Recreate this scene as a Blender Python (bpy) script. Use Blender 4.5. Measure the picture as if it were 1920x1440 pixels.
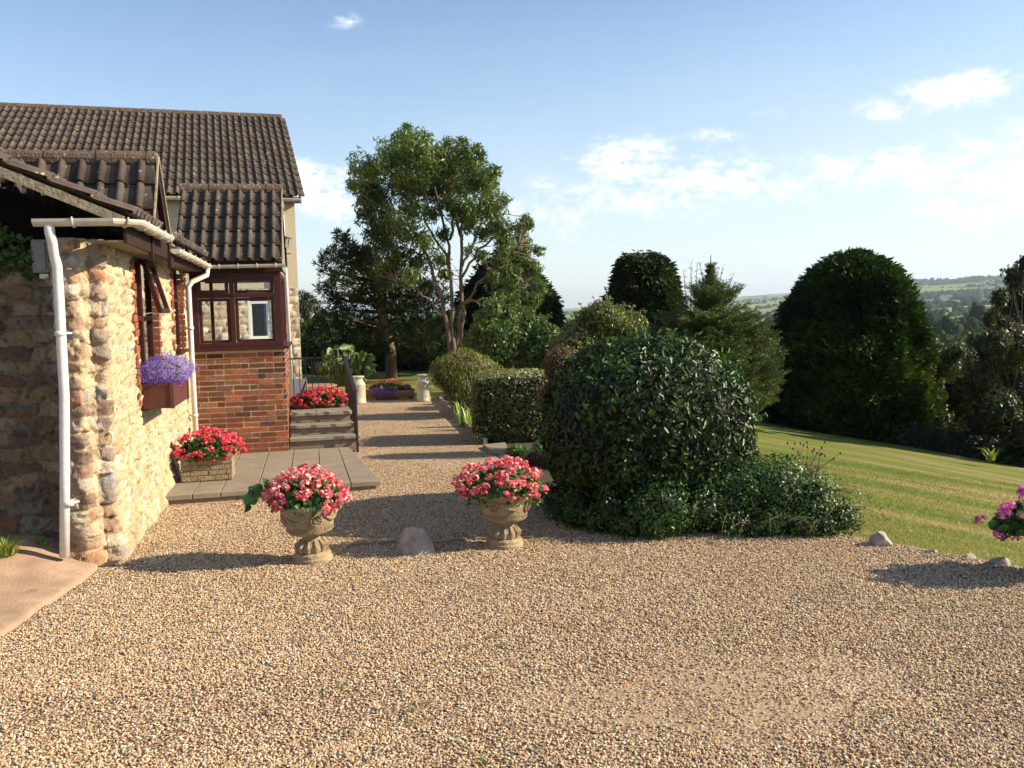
import bpy, bmesh, math, random
import numpy as np
random.seed(7); RNG = np.random.default_rng(7)
for o in list(bpy.data.objects): bpy.data.objects.remove(o)
SC = bpy.context.scene; COL = SC.collection
rad = math.radians

# ------------------------------------------------------------ camera
F = 1663.; PITCH = rad(4.79); ROLL = rad(1.4); CAM = np.array([0, 0, 2.0])
cd = bpy.data.cameras.new('camera'); cam = bpy.data.objects.new('camera', cd); COL.objects.link(cam)
cd.sensor_width = 36; cd.lens = 36 * F / 1920; cd.clip_start = .05; cd.clip_end = 30000
from mathutils import Matrix, Vector
CM = Matrix.Rotation(math.pi / 2 - PITCH, 3, 'X') @ Matrix.Rotation(-ROLL, 3, 'Z')
cam.matrix_world = Matrix.Translation(Vector(CAM)) @ CM.to_4x4()
SC.camera = cam
MM = np.array(CM)
# ------------------------------------------------------------ sky and sun
SUN_EL = rad(28.5); SUN_AZ = rad(-1.0)      # azimuth measured from +X towards +Y
S_DIR = Vector((math.cos(SUN_EL) * math.cos(SUN_AZ), math.cos(SUN_EL) * math.sin(SUN_AZ), math.sin(SUN_EL)))
ld = bpy.data.lights.new('sun', 'SUN'); sun = bpy.data.objects.new('sun', ld); COL.objects.link(sun)
ld.energy = 5.0; ld.angle = rad(.5); ld.color = (1, .87, .665)
sun.rotation_euler = S_DIR.to_track_quat('Z', 'Y').to_euler()
SC.view_settings.view_transform = 'Standard'; SC.view_settings.look = 'None'
SC.view_settings.exposure = .98; SC.view_settings.gamma = 1
W = bpy.data.worlds.new('World'); SC.world = W; W.use_nodes = True
nt = W.node_tree; nt.nodes.clear(); L = nt.links.new
def N(t, tree=None, **k):
    n = (tree or nt).nodes.new(t)
    for a, b in k.items(): setattr(n, a, b)
    return n
def mth(op, a, b=None, c=None, tree=None, clamp=False):
    t = tree or nt
    n = t.nodes.new('ShaderNodeMath'); n.operation = op; n.use_clamp = clamp
    for i, x in enumerate((a, b, c)):
        if x is None: continue
        if isinstance(x, (int, float)): n.inputs[i].default_value = x
        else: t.links.new(x, n.inputs[i])
    return n.outputs[0]
def build_world():
    sky = N('ShaderNodeTexSky', sky_type='NISHITA'); sky.sun_disc = False
    sky.sun_elevation = SUN_EL; sky.sun_rotation = math.pi / 2 - SUN_AZ; sky.altitude = 100
    sky.air_density = 1.0; sky.dust_density = .35; sky.ozone_density = 2.0
    tc = N('ShaderNodeTexCoord'); sp = N('ShaderNodeSeparateXYZ'); L(tc.outputs['Generated'], sp.inputs[0])
    x, y, z = sp.outputs
    az = mth('ARCTAN2', x, y); el = mth('ARCSINE', z)
    cmb = N('ShaderNodeCombineXYZ'); L(az, cmb.inputs[0]); L(mth('MULTIPLY', el, 1.9), cmb.inputs[1])
    # small clouds: (u, v, half width px, half height px, strength)
    blobs = [(570, 350, 45, 40, 1.25), (625, 370, 60, 45, 1.0), (650, 395, 40, 25, .8), (1790, 170, 80, 26, 1.0), (1655, 205, 42, 24, .62),
             (1335, 255, 50, 15, .62), (1170, 300, 95, 38, .85), (1300, 345, 90, 55, .75), (1400, 330, 120, 30, .55), (1555, 318, 55, 22, .8),
             (1668, 297, 62, 26, .95), (1870, 310, 75, 60, .7), (1130, 380, 230, 45, .38), (645, 40, 34, 14, .5), (1905, 250, 30, 25, .6), (1330, 385, 60, 22, .5), (1240, 350, 260, 55, .60), (1480, 340, 200, 36, .62), (1700, 320, 180, 45, .60), (1850, 340, 120, 70, .75), (1020, 400, 180, 50, .5), (1500, 200, 300, 40, .25), (1160, 330, 60, 20, .7), (1430, 310, 60, 20, .6)]
    nz = N('ShaderNodeTexNoise'); nz.inputs['Scale'].default_value = 22; nz.inputs['Detail'].default_value = 12; nz.inputs['Roughness'].default_value = .62
    nz.inputs['Distortion'].default_value = .3
    L(cmb.outputs[0], nz.inputs['Vector'])
    nz2 = N('ShaderNodeTexNoise'); nz2.inputs['Scale'].default_value = 5; nz2.inputs['Detail'].default_value = 5; L(cmb.outputs[0], nz2.inputs['Vector'])
    acc = None
    for (u, v, w, h, s) in blobs:
        d = ray(u, v); a0 = math.atan2(d[0], d[1]); e0 = math.asin(d[2] / np.linalg.norm(d))
        dx = mth('DIVIDE', mth('SUBTRACT', az, a0), w / F * 1.0); dy = mth('DIVIDE', mth('SUBTRACT', el, e0), h / F * 1.0)
        r2 = mth('ADD', mth('MULTIPLY', dx, dx), mth('MULTIPLY', dy, dy))
        b = mth('MULTIPLY', mth('POWER', 2.718, mth('MULTIPLY', r2, -.75)), s)
        acc = b if acc is None else mth('MAXIMUM', acc, b)
    nz3 = N('ShaderNodeTexNoise'); nz3.inputs['Scale'].default_value = 75; nz3.inputs['Detail'].default_value = 8; nz3.inputs['Roughness'].default_value = .6; L(cmb.outputs[0], nz3.inputs['Vector'])
    nn = mth('ADD', mth('MULTIPLY', mth('SUBTRACT', nz.outputs[0], .5), 4.2), mth('MULTIPLY', mth('SUBTRACT', nz3.outputs[0], .5), 2.6))
    cl = mth('MULTIPLY', acc, mth('ADD', 1.0, nn))
    mr = N('ShaderNodeMapRange', interpolation_type='SMOOTHSTEP'); L(cl, mr.inputs[0])
    mr.inputs[1].default_value = .16; mr.inputs[2].default_value = 1.1
    # thin high veil growing towards the horizon and the sun
    veil_e = N('ShaderNodeMapRange'); L(el, veil_e.inputs[0]); veil_e.inputs[1].default_value = .33; veil_e.inputs[2].default_value = .0
    veil_e.inputs[3].default_value = 0; veil_e.inputs[4].default_value = .78
    veil_a = N('ShaderNodeMapRange'); L(az, veil_a.inputs[0]); veil_a.inputs[1].default_value = -.3; veil_a.inputs[2].default_value = .7
    veil_a.inputs[3].default_value = .45; veil_a.inputs[4].default_value = 1.25
    vl = mth('MULTIPLY', mth('MULTIPLY', veil_e.outputs[0], veil_a.outputs[0]), mth('ADD', .55, nz2.outputs[0]), clamp=True)
    bright = N('ShaderNodeMixRGB', blend_type='MIX'); bright.inputs[0].default_value = 0
    mv = N('ShaderNodeMixRGB'); L(vl, mv.inputs[0]); L(sky.outputs[0], mv.inputs[1]); mv.inputs[2].default_value = (4.75, 5.2, 5.6, 1)
    # grey undersides where a second, lower sample is thick
    mc = N('ShaderNodeMixRGB'); L(mr.outputs[0], mc.inputs[0]); L(mv.outputs[0], mc.inputs[1])
    cg = N('ShaderNodeMixRGB'); L(nz.outputs[0], cg.inputs[0]); cg.inputs[1].default_value = (4.8, 5.2, 5.8, 1); cg.inputs[2].default_value = (7.4, 7.2, 7.1, 1)
    L(cg.outputs[0], mc.inputs[2])
    bg = N('ShaderNodeBackground'); bg.inputs[1].default_value = .099; L(mc.outputs[0], bg.inputs[0])
    out = N('ShaderNodeOutputWorld'); L(bg.outputs[0], out.inputs[0])

def ray(u, v):
    d = MM @ np.array([(u - 960) / F, -(v - 720) / F, -1.]); return d / d[1]
def gp(u, v, z=0.):
    d = ray(u, v); return CAM + d * ((z - 2) / d[2])
def at(u, v, Y): return CAM + ray(u, v) * Y
build_world()

# ------------------------------------------------------------ house frames
TH = rad(12.5); C0 = gp(222, 1046)
E1 = np.array([math.cos(TH), math.sin(TH), 0]); E2 = np.array([-math.sin(TH), math.cos(TH), 0]); EZ = np.array([0, 0, 1.])
def wor(a, b, z): return C0 + E1 * a + E2 * b + EZ * z
TM = rad(17.8); M0 = at(560, 560, 18.6) * np.array([1, 1, 0])
F1 = np.array([math.cos(TM), math.sin(TM), 0]); F2 = np.array([-math.sin(TM), math.cos(TM), 0])
def worm(a, b, z): return M0 + F1 * a + F2 * b + EZ * z

# ------------------------------------------------------------ object helpers
ORG = {}
def tag(o, label=None, cat=None, group=None, kind=None):
    if label: o['label'] = label
    if cat: o['category'] = cat
    if group: o['group'] = group
    if kind: o['kind'] = kind
    return o
def thing(name, label, cat, loc=(0, 0, 0), group=None, rz=0):
    o = bpy.data.objects.new(name, None); COL.objects.link(o); o.location = loc; o.rotation_euler = (0, 0, rz); o.empty_display_size = .1
    ORG[o.name] = np.array(loc, float); return tag(o, label, cat, group)
def link(name, me, mat, parent=None, org=None):
    o = bpy.data.objects.new(name, me); COL.objects.link(o)
    if mat is not None and not me.materials: me.materials.append(mat)
    if parent is not None: o.parent = parent; ORG[o.name] = ORG[parent.name]
    else:
        org = np.zeros(3) if org is None else np.array(org, float); o.location = org; ORG[o.name] = org
    return o
def fmesh(name, V, Fc, cols=None, smooth=False):
    V = np.asarray(V, np.float32); Fc = np.asarray(Fc, np.int32); k = Fc.shape[1]
    me = bpy.data.meshes.new(name); me.vertices.add(len(V)); me.vertices.foreach_set('co', V.ravel())
    me.loops.add(Fc.size); me.loops.foreach_set('vertex_index', Fc.ravel()); me.polygons.add(len(Fc))
    me.polygons.foreach_set('loop_start', np.arange(0, Fc.size, k, dtype=np.int32))
    if cols is not None:
        c = np.ones((len(V), 4), np.float32); c[:, :3] = cols
        me.attributes.new('Col', 'FLOAT_COLOR', 'POINT').data.foreach_set('color', c.ravel())
    me.update(calc_edges=True)
    if smooth: me.polygons.foreach_set('use_smooth', np.ones(len(Fc), bool))
    return me
def fobj(name, V, Fc, mat, parent=None, cols=None, smooth=False, org=None):
    o = ORG[parent.name] if parent is not None else (np.zeros(3) if org is None else np.array(org, float))
    return link(name, fmesh(name, np.asarray(V) - o, Fc, cols, smooth), mat, parent, org)
class G:
    def __init__(s): s.v = []; s.f = []; s.c = []
    def add(s, v, f, c=None):
        n = len(s.v); s.v += [tuple(map(float, p)) for p in v]; s.f += [tuple(i + n for i in q) for q in f]
        s.c += [tuple(c) if c is not None else (1, 1, 1)] * len(v)
    def hexa(s, P, c=None):
        s.add(P, [(0, 3, 2, 1), (4, 5, 6, 7), (0, 1, 5, 4), (1, 2, 6, 5), (2, 3, 7, 6), (3, 0, 4, 7)], c)
    def fb(s, fr, a0, a1, b0, b1, z0, z1, c=None, jit=0.):
        P = [fr(a0, b0, z0), fr(a1, b0, z0), fr(a1, b1, z0), fr(a0, b1, z0), fr(a0, b0, z1), fr(a1, b0, z1), fr(a1, b1, z1), fr(a0, b1, z1)]
        if jit: P = [np.array(p) + RNG.uniform(-jit, jit, 3) for p in P]
        s.hexa(P, c)
    def tube(s, pts, radii, n=8, c=None, caps=True):
        pts = [np.array(p, float) for p in pts]
        if not hasattr(radii, '__len__'): radii = [radii] * len(pts)
        vs = []; prev = None
        for i, p in enumerate(pts):
            d = pts[min(i + 1, len(pts) - 1)] - pts[max(i - 1, 0)]; d = d / (np.linalg.norm(d) + 1e-9)
            if prev is None: a = np.cross(d, [0, 0, 1.] if abs(d[2]) < .9 else [1., 0, 0])
            else: a = prev - d * (prev @ d)
            a /= np.linalg.norm(a) + 1e-9; b = np.cross(d, a); prev = a
            for k in range(n):
                t = 2 * math.pi * k / n; vs.append(p + (a * math.cos(t) + b * math.sin(t)) * radii[i])
        f = []
        for i in range(len(pts) - 1):
            for k in range(n):
                k2 = (k + 1) % n; f.append((i * n + k, i * n + k2, (i + 1) * n + k2, (i + 1) * n + k))
        if caps: f.append(tuple(range(n))[::-1]); f.append(tuple((len(pts) - 1) * n + k for k in range(n)))
        s.add(vs, f, c)
    def lathe(s, prof, cx=(0, 0, 0), n=32, c=None):
        vs = []; cx = np.array(cx, float)
        for r, z in prof:
            for k in range(n):
                t = 2 * math.pi * k / n; vs.append(cx + np.array([r * math.cos(t), r * math.sin(t), z]))
        f = []
        for i in range(len(prof) - 1):
            for k in range(n):
                k2 = (k + 1) % n; f.append((i * n + k, i * n + k2, (i + 1) * n + k2, (i + 1) * n + k))
        s.add(vs, f, c)
    def build(s, name, mat, parent=None, smooth=False, org=None, bevel=0):
        o = ORG[parent.name] if parent is not None else (np.zeros(3) if org is None else np.array(org, float))
        me = bpy.data.meshes.new(name); me.from_pydata([tuple(np.array(p) - o) for p in s.v], [], s.f)
        c = np.ones((len(s.v), 4), np.float32); c[:, :3] = np.array(s.c, np.float32).reshape(-1, 3)
        me.attributes.new('Col', 'FLOAT_COLOR', 'POINT').data.foreach_set('color', c.ravel())
        if smooth: me.polygons.foreach_set('use_smooth', np.ones(len(me.polygons), bool))
        me.update(); ob = link(name, me, mat, parent, org)
        if smooth and smooth != 1: pass
        if bevel:
            m = ob.modifiers.new('bevel', 'BEVEL'); m.width = bevel; m.segments = 2; m.limit_method = 'ANGLE'
        return ob

# ------------------------------------------------------------ numpy noise
def _h(ix, iy, iz, s):
    h = (ix.astype(np.int64) * 374761393 + iy.astype(np.int64) * 668265263 + iz.astype(np.int64) * 2147483629 + s * 1274126177) & 0x7fffffff
    h = ((h ^ (h >> 13)) * 1274126177) & 0x7fffffff; h = ((h ^ (h >> 16)) * 374761393) & 0x7fffffff
    return (h ^ (h >> 15)) / float(0x7fffffff) 
def vnoise(x, y, z=None, s=0):
    x = np.asarray(x, float); y = np.asarray(y, float); z = np.zeros_like(x) if z is None else np.asarray(z, float)
    ix, iy, iz = np.floor(x), np.floor(y), np.floor(z); fx, fy, fz = x - ix, y - iy, z - iz
    fx, fy, fz = [t * t * (3 - 2 * t) for t in (fx, fy, fz)]; r = 0
    for a in (0, 1):
        for b in (0, 1):
            for c in (0, 1):
                r = r + _h(ix + a, iy + b, iz + c, s) * (fx if a else 1 - fx) * (fy if b else 1 - fy) * (fz if c else 1 - fz)
    return r
def fbm(x, y, z=None, s=0, o=4):
    r = 0; a = .5
    for i in range(o):
        k = 2 ** i; r = r + a * vnoise(np.asarray(x) * k, np.asarray(y) * k, None if z is None else np.asarray(z) * k, s + i * 17); a *= .5
    return r / (1 - .5 ** o)

# ------------------------------------------------------------ materials
def newmat(name):
    m = bpy.data.materials.new(name); m.use_nodes = True; t = m.node_tree; b = t.nodes['Principled BSDF']; return m, t, b
def mat(name, col=None, rough=.7, attr=False, var=.0, vscale=8., bump=0., bscale=60., metal=0., spec=.5, trans=0., tcol=None, spots=None, detail=4):
    """col: base rgb (multiplies the Col attribute if attr). var: noise variation. spots: (scale, threshold, rgb)."""
    m, t, b = newmat(name); l = t.links.new
    c = t.nodes.new('ShaderNodeRGB'); c.outputs[0].default_value = (*(col or (1, 1, 1)), 1); cur = c.outputs[0]
    tc = t.nodes.new('ShaderNodeTexCoord')
    def mix(kind, fac, a, b2):
        n = t.nodes.new('ShaderNodeMixRGB'); n.blend_type = kind
        if isinstance(fac, float): n.inputs[0].default_value = fac
        else: l(fac, n.inputs[0])
        l(a, n.inputs[1])
        if isinstance(b2, tuple): n.inputs[2].default_value = (*b2, 1)
        else: l(b2, n.inputs[2])
        return n.outputs[0]
    if attr:
        a = t.nodes.new('ShaderNodeAttribute'); a.attribute_name = 'Col'; cur = mix('MULTIPLY', 1., cur, a.outputs['Color'])
    if var:
        n = t.nodes.new('ShaderNodeTexNoise'); n.inputs['Scale'].default_value = vscale; n.inputs['Detail'].default_value = detail; n.inputs['Roughness'].default_value = .65
        l(tc.outputs['Object'], n.inputs['Vector'])
        r = t.nodes.new('ShaderNodeMapRange'); l(n.outputs[0], r.inputs[0]); r.inputs[1].default_value = .25; r.inputs[2].default_value = .75
        r.inputs[3].default_value = 1 - var; r.inputs[4].default_value = 1 + var
        cur = mix('MULTIPLY', 1., cur, r.outputs[0])
    if spots:
        n = t.nodes.new('ShaderNodeTexVoronoi'); n.inputs['Scale'].default_value = spots[0]; l(tc.outputs['Object'], n.inputs['Vector'])
        n2 = t.nodes.new('ShaderNodeTexNoise'); n2.inputs['Scale'].default_value = spots[0] * 3; l(tc.outputs['Object'], n2.inputs['Vector'])
        s = mth('ADD', n.outputs['Distance'], mth('MULTIPLY', mth('SUBTRACT', n2.outputs[0], .5, tree=t), .3, tree=t), tree=t)
        r = t.nodes.new('ShaderNodeMapRange'); l(s, r.inputs[0]); r.inputs[1].default_value = spots[1]; r.inputs[2].default_value = spots[1] * .6
        r.inputs[3].default_value = 0; r.inputs[4].default_value = .8
        cur = mix('MIX', r.outputs[0], cur, spots[2])
    l(cur, b.inputs['Base Color']); b.inputs['Roughness'].default_value = rough; b.inputs['Metallic'].default_value = metal
    b.inputs['Specular IOR Level'].default_value = spec
    if bump:
        n = t.nodes.new('ShaderNodeTexNoise'); n.inputs['Scale'].default_value = bscale; n.inputs['Detail'].default_value = 5
        l(tc.outputs['Object'], n.inputs['Vector']); bp = t.nodes.new('ShaderNodeBump'); bp.inputs['Strength'].default_value = bump; bp.inputs['Distance'].default_value = .02
        l(n.outputs[0], bp.inputs['Height']); l(bp.outputs[0], b.inputs['Normal'])
    if trans:
        tr = t.nodes.new('ShaderNodeBsdfTranslucent'); tm = mix('MULTIPLY', 1., cur, tcol or (1.6, 1.7, .7)); l(tm, tr.inputs[0])
        ms = t.nodes.new('ShaderNodeMixShader'); ms.inputs[0].default_value = trans
        l(b.outputs[0], ms.inputs[1]); l(tr.outputs[0], ms.inputs[2]); l(ms.outputs[0], t.nodes['Material Output'].inputs[0])
    return m
def glass(name, tint=(.9, .95, .93)):
    m, t, b = newmat(name); l = t.links.new
    fr = t.nodes.new('ShaderNodeFresnel'); fr.inputs[0].default_value = 1.5
    tr = t.nodes.new('ShaderNodeBsdfTransparent'); tr.inputs[0].default_value = (*tint, 1)
    gl = t.nodes.new('ShaderNodeBsdfGlossy'); gl.inputs['Roughness'].default_value = .02
    ms = t.nodes.new('ShaderNodeMixShader'); l(fr.outputs[0], ms.inputs[0]); l(tr.outputs[0], ms.inputs[1]); l(gl.outputs[0], ms.inputs[2])
    l(ms.outputs[0], t.nodes['Material Output'].inputs[0]); return m
M = {}
M['stone'] = mat('rubble_stone', attr=True, rough=.9, var=.28, vscale=22, bump=.7, bscale=70, spec=.2)
M['pebbledash'] = mat('pebbledash', (.56, .47, .32), .95, var=.3, vscale=60, bump=1., bscale=110, spec=.2)
M['tile'] = mat('roof_tile', (.078, .060, .050), .85, attr=True, var=.3, vscale=9, bump=.3, bscale=40, spec=.25, spots=(9, .15, (.30, .29, .23)))
M['tile_main'] = mat('main_roof_tile', (.090, .068, .054), .85, attr=True, var=.28, vscale=5, bump=.2, bscale=30, spec=.25, spots=(3.2, .11, (.34, .32, .27)))
M['ridge'] = mat('ridge_tile', (.12, .085, .060), .9, var=.5, vscale=14, bump=.9, bscale=50, spec=.2, spots=(16, .24, (.34, .32, .22)))
M['upvc'] = mat('white_plastic', (.60, .56, .53), .45, var=.16, vscale=14, detail=8, spec=.5)
M['gutter'] = mat('weathered_plastic', (.50, .46, .38), .6, var=.22, vscale=7, spec=.4)
M['darkwood'] = mat('dark_stained_wood', (.028, .014, .011), .65, var=.3, vscale=15, spec=.15)
M['gable_shade'] = mat('painted_gable_shade', (.005, .004, .003), .9, var=.3, vscale=12, spec=.05)  # near-black stands for the gable's deep shade, painted into the boards
M['verge'] = mat('verge_mortar', (.22, .18, .12), .9, var=.4, vscale=18, bump=.6, bscale=40)
M['oxblood'] = mat('oxblood_paint', (.050, .011, .009), .45, var=.25, vscale=10, spec=.3)
M['brick'] = mat('red_brick', attr=True, rough=.9, var=.3, vscale=28, bump=.5, bscale=90, spec=.2)
M['mortar'] = mat('brick_mortar', (.42, .31, .19), .95, var=.3, vscale=30, bump=.4, bscale=120, spec=.1)
M['glass'] = glass('window_glass')
M['paleframe'] = mat('cream_window_frame', (.66, .66, .58), .5)
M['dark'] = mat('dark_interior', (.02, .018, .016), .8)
M['paving'] = mat('concrete_flag', (.235, .19, .14), .85, var=.22, vscale=5, bump=.25, bscale=90, spec=.3, detail=8)
M['stepstone'] = mat('step_stone', (.27, .235, .17), .85, var=.25, vscale=7, bump=.4, bscale=60)
M['iron'] = mat('black_iron', (.014, .011, .014), .45, spec=.5)
M['apron'] = mat('pink_concrete', (.37, .245, .16), .9, var=.34, vscale=3.5, spots=(2.6, .16, (.26, .17, .11)), bump=.35, bscale=60, detail=9, spec=.2)
M['soil'] = mat('soil', (.05, .034, .022), .95, var=.4, vscale=12, bump=.8, bscale=40)
M['kerb'] = mat('kerb_concrete', (.22, .165, .12), .9, var=.35, vscale=7, bump=.4, bscale=50)
M['urn'] = mat('cast_stone', (.29, .22, .13), .9, var=.45, vscale=9, bump=.7, bscale=50, spec=.2, detail=8)
M['trough'] = mat('cast_trough', (.27, .205, .125), .9, var=.4, vscale=14, bump=.7, bscale=50, spec=.2)
M['churn'] = mat('cream_churn_paint', (.42, .385, .27), .5, var=.3, vscale=9, spec=.4, spots=(9, .12, (.30, .2, .1)))
M['bark'] = mat('bark', (.075, .052, .036), .95, var=.45, vscale=8, bump=1., bscale=18)
M['gumbark'] = mat('pale_gum_bark', (.12, .085, .058), .85, var=.55, vscale=3.0, bump=.5, bscale=8)
M['logbark'] = mat('log_bark', (.20, .125, .07), .95, var=.4, vscale=9, bump=1., bscale=25)
M['rock'] = mat('garden_rock', (.30, .26, .21), .9, var=.4, vscale=9, bump=.8, bscale=22)
M['rockpink'] = mat('pink_boulder', (.31, .255, .20), .9, var=.45, vscale=11, bump=1., bscale=26, spots=(9, .26, (.42, .22, .10)))
M['leaf'] = mat('leaf', attr=True, rough=.45, trans=.25, spec=.4)
M['gloss'] = mat('glossy_leaf', attr=True, rough=.42, trans=.15, spec=.35)
M['needle'] = mat('needle', attr=True, rough=.6, trans=.15, spec=.25)
M['petal'] = mat('petal', attr=True, rough=.6, trans=.3, tcol=(1.1, 1.1, 1.1), spec=.2)
M['blade'] = mat('grass_blade', attr=True, rough=.5, trans=.3, spec=.3)
M['stem'] = mat('plant_stem', (.10, .13, .035), .6)
M['twig'] = mat('dry_twig', (.14, .09, .05), .8)
M['boxwood'] = mat('window_box_wood', (.085, .024, .016), .55, var=.3, vscale=14, spec=.4)
M['grey'] = mat('grey_plastic', (.20, .19, .17), .6, var=.15, vscale=6)
M['slat'] = mat('table_wood', (.30, .15, .09), .6, var=.2, vscale=12)
M['cushion'] = mat('grey_fabric', (.12, .125, .14), .9, var=.15, vscale=20)
M['terracotta'] = mat('terracotta', (.36, .15, .08), .85, var=.2, vscale=10)

# ------------------------------------------------------------ leaves
def leaves(P, Nn, size, asp=.45, up=None, droop=0., shape=4):
    """P points, Nn leaf normals, size lengths. Returns V, F."""
    n = len(P); Nn = Nn / (np.linalg.norm(Nn, axis=1, keepdims=True) + 1e-9)
    r = RNG.normal(size=(n, 3)) if up is None else up + RNG.normal(size=(n, 3)) * .35
    r[:, 2] -= droop
    T = r - Nn * np.sum(r * Nn, 1, keepdims=True); T /= np.linalg.norm(T, axis=1, keepdims=True) + 1e-9
    B = np.cross(Nn, T); s = np.asarray(size).reshape(-1, 1) * np.ones((n, 1)); w = s * asp
    if shape == 4:
        V = np.stack([P - T * s * .5, P + B * w * .5, P + T * s * .5, P - B * w * .5], 1).reshape(-1, 3)
        i = np.arange(n)[:, None] * 4; return V, np.concatenate([i, i + 1, i + 2, i + 3], 1), 4
    f = Nn * w * .22
    V = np.stack([P - T * s * .5, P - T * s * .16 + B * w * .5 + f, P + T * s * .2 + B * w * .42 + f, P + T * s * .5 - f * .6,
                  P + T * s * .2 - B * w * .42 + f, P - T * s * .16 - B * w * .5 + f], 1).reshape(-1, 3)
    i = np.arange(n)[:, None] * 6
    Fc = np.concatenate([np.concatenate([i, i + 3, i + 2, i + 1], 1), np.concatenate([i, i + 5, i + 4, i + 3], 1)], 0); return V, Fc, 6
def lcols(n, k, pal, P=None, clump=0., cs=2.):
    pal = np.array(pal, float); t = RNG.random(n)
    if clump and P is not None:
        t = np.clip(t * (1 - clump) + clump * (fbm(P[:, 0] * cs, P[:, 1] * cs, P[:, 2] * cs, 5, 3) * 2.2 - .6), 0, .999)
    x = t * (len(pal) - 1); i = np.minimum(x.astype(int), len(pal) - 2); f = (x - i)[:, None]
    c = pal[i] * (1 - f) + pal[i + 1] * f; c = c * RNG.uniform(.8, 1.2, (n, 1)); return np.repeat(c, k, 0)
def leafobj(name, P, Nn, size, pal, mt, parent, asp=.45, up=None, droop=0., shape=4, clump=.5, cs=2.):
    V, Fc, k = leaves(P, Nn, size, asp, up, droop, shape)
    return fobj(name, V, Fc, mt, parent, lcols(len(P), k, pal, P, clump, cs))
def unit(n):
    d = RNG.normal(size=(n, 3)); return d / np.linalg.norm(d, axis=1, keepdims=True)
def puffpts(puffs, dens, shell=.45, squash=1., rough=.25):
    """puffs: (x,y,z,r). dens: leaves per m2 of puff surface."""
    PP = []; NN = []
    for (x, y, z, r) in puffs:
        n = max(12, int(dens * 4 * math.pi * r * r)); d = unit(n)
        k = r * (1 - shell * RNG.random(n) ** 1.6) * (1 - rough + 2 * rough * vnoise(d[:, 0] * 2.2 + x * 9, d[:, 1] * 2.2 + y, d[:, 2] * 2.2 + z * 3, 3))
        p = d * k[:, None]; p[:, 2] *= squash; PP.append(p + np.array([x, y, z])); NN.append(d)
    return np.concatenate(PP), np.concatenate(NN)
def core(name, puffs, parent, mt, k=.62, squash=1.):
    """lumpy opaque filler added so a dense bush is not see-through."""
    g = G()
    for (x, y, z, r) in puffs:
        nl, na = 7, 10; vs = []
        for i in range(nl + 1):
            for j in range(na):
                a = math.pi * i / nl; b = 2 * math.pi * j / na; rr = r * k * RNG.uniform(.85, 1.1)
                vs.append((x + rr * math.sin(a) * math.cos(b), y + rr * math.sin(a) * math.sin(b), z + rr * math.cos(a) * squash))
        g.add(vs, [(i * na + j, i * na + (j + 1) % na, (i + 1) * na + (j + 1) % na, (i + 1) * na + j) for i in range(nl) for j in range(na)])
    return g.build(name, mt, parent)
M['core'] = mat('dark_core_fill', (.014, .017, .008), .95)  # added filler body; interior shade is painted into its dark colour
def limb(g, p0, p1, r0, r1, bend=.12, n=6, seg=6):
    p0, p1 = np.array(p0, float), np.array(p1, float); L_ = np.linalg.norm(p1 - p0); off = unit(1)[0] * L_ * bend; pts = []
    for i in range(seg + 1):
        t = i / seg; pts.append(p0 * (1 - t) + p1 * t + off * math.sin(math.pi * t) + unit(1)[0] * L_ * .012 * (0 < i < seg))
    g.tube(pts, [r0 * (1 - i / seg) + r1 * i / seg for i in range(seg + 1)], n); return pts

exec_order = []
# ============================================================ GROUND
def sstep(a, b, x): t = np.clip((x - a) / (b - a), 0, 1); return t * t * (3 - 2 * t)
def splus(x, k=.6): return np.log1p(np.exp(np.clip(x / k, -40, 40))) * k
def hnear(X, Y):
    X = np.asarray(X, float); Y = np.asarray(Y, float)
    return -.16 * splus(X - 3.3) - .033 * splus(Y - 7.5) * sstep(0, 5, X) - .02
AZT = np.radians([-60, 0, 5, 10, 15, 20, 25, 32, 60]); RT = np.array([45, 90, 300, 600, 1200, 2000, 3000, 4500, 6500, 12000.])
ELT = np.array([[-4, -5, -3.6, -2.6, -1.6, -1.0, -.6, -.35, -.2, -.1],
                [-4, -5, -3.6, -2.6, -1.6, -1.0, -.6, -.35, -.2, -.1],
                [-4, -5, -3.6, -2.6, -1.6, -1.0, -.6, -.35, -.1, -.1],
                [-4, -5, -3.6, -2.6, -1.5, -.8, -.4, -.1, .2, 0],
                [-4, -5, -3.5, -2.5, -1.3, -.65, -.2, .15, .42, .1],
                [-5, -5, -3.4, -2.4, -1.1, -.45, .15, .55, .70, .2],
                [-6, -5, -3.3, -2.3, -.9, -.2, .45, 1.05, .98, .2],
                [-7, -5.5, -3.2, -2.1, -.8, 0., .6, 1.25, 1.1, .3],
                [-7, -5.5, -3.2, -2.1, -.8, 0., .6, 1.25, 1.1, .3]])
def hfar(X, Y):
    az = np.arctan2(X, np.maximum(Y, 1e-3)); az = np.clip(np.where(Y < 0, np.sign(X) * 1.04, az), -1.04, 1.04); r = np.hypot(X, Y)
    lr = np.log(np.clip(r, 45, 12000)); lt = np.log(RT); out = 0
    cols = np.stack([np.interp(lr, lt, ELT[i]) for i in range(len(AZT))], -1)
    idx = np.clip(np.searchsorted(AZT, az) - 1, 0, len(AZT) - 2); t = (az - AZT[idx]) / (AZT[idx + 1] - AZT[idx]); t = t * t * (3 - 2 * t)
    e = np.take_along_axis(cols, idx[..., None], -1)[..., 0] * (1 - t) + np.take_along_axis(cols, (idx + 1)[..., None], -1)[..., 0] * t
    return 2 + r * np.tan(np.radians(e)) + (fbm(X / 260, Y / 260, None, 9, 3) - .5) * r * .006
def hall(X, Y):
    r = np.hypot(X, Y); t = sstep(34, 75, r); return hnear(X, Y) * (1 - t) + hfar(X, Y) * t
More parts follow.
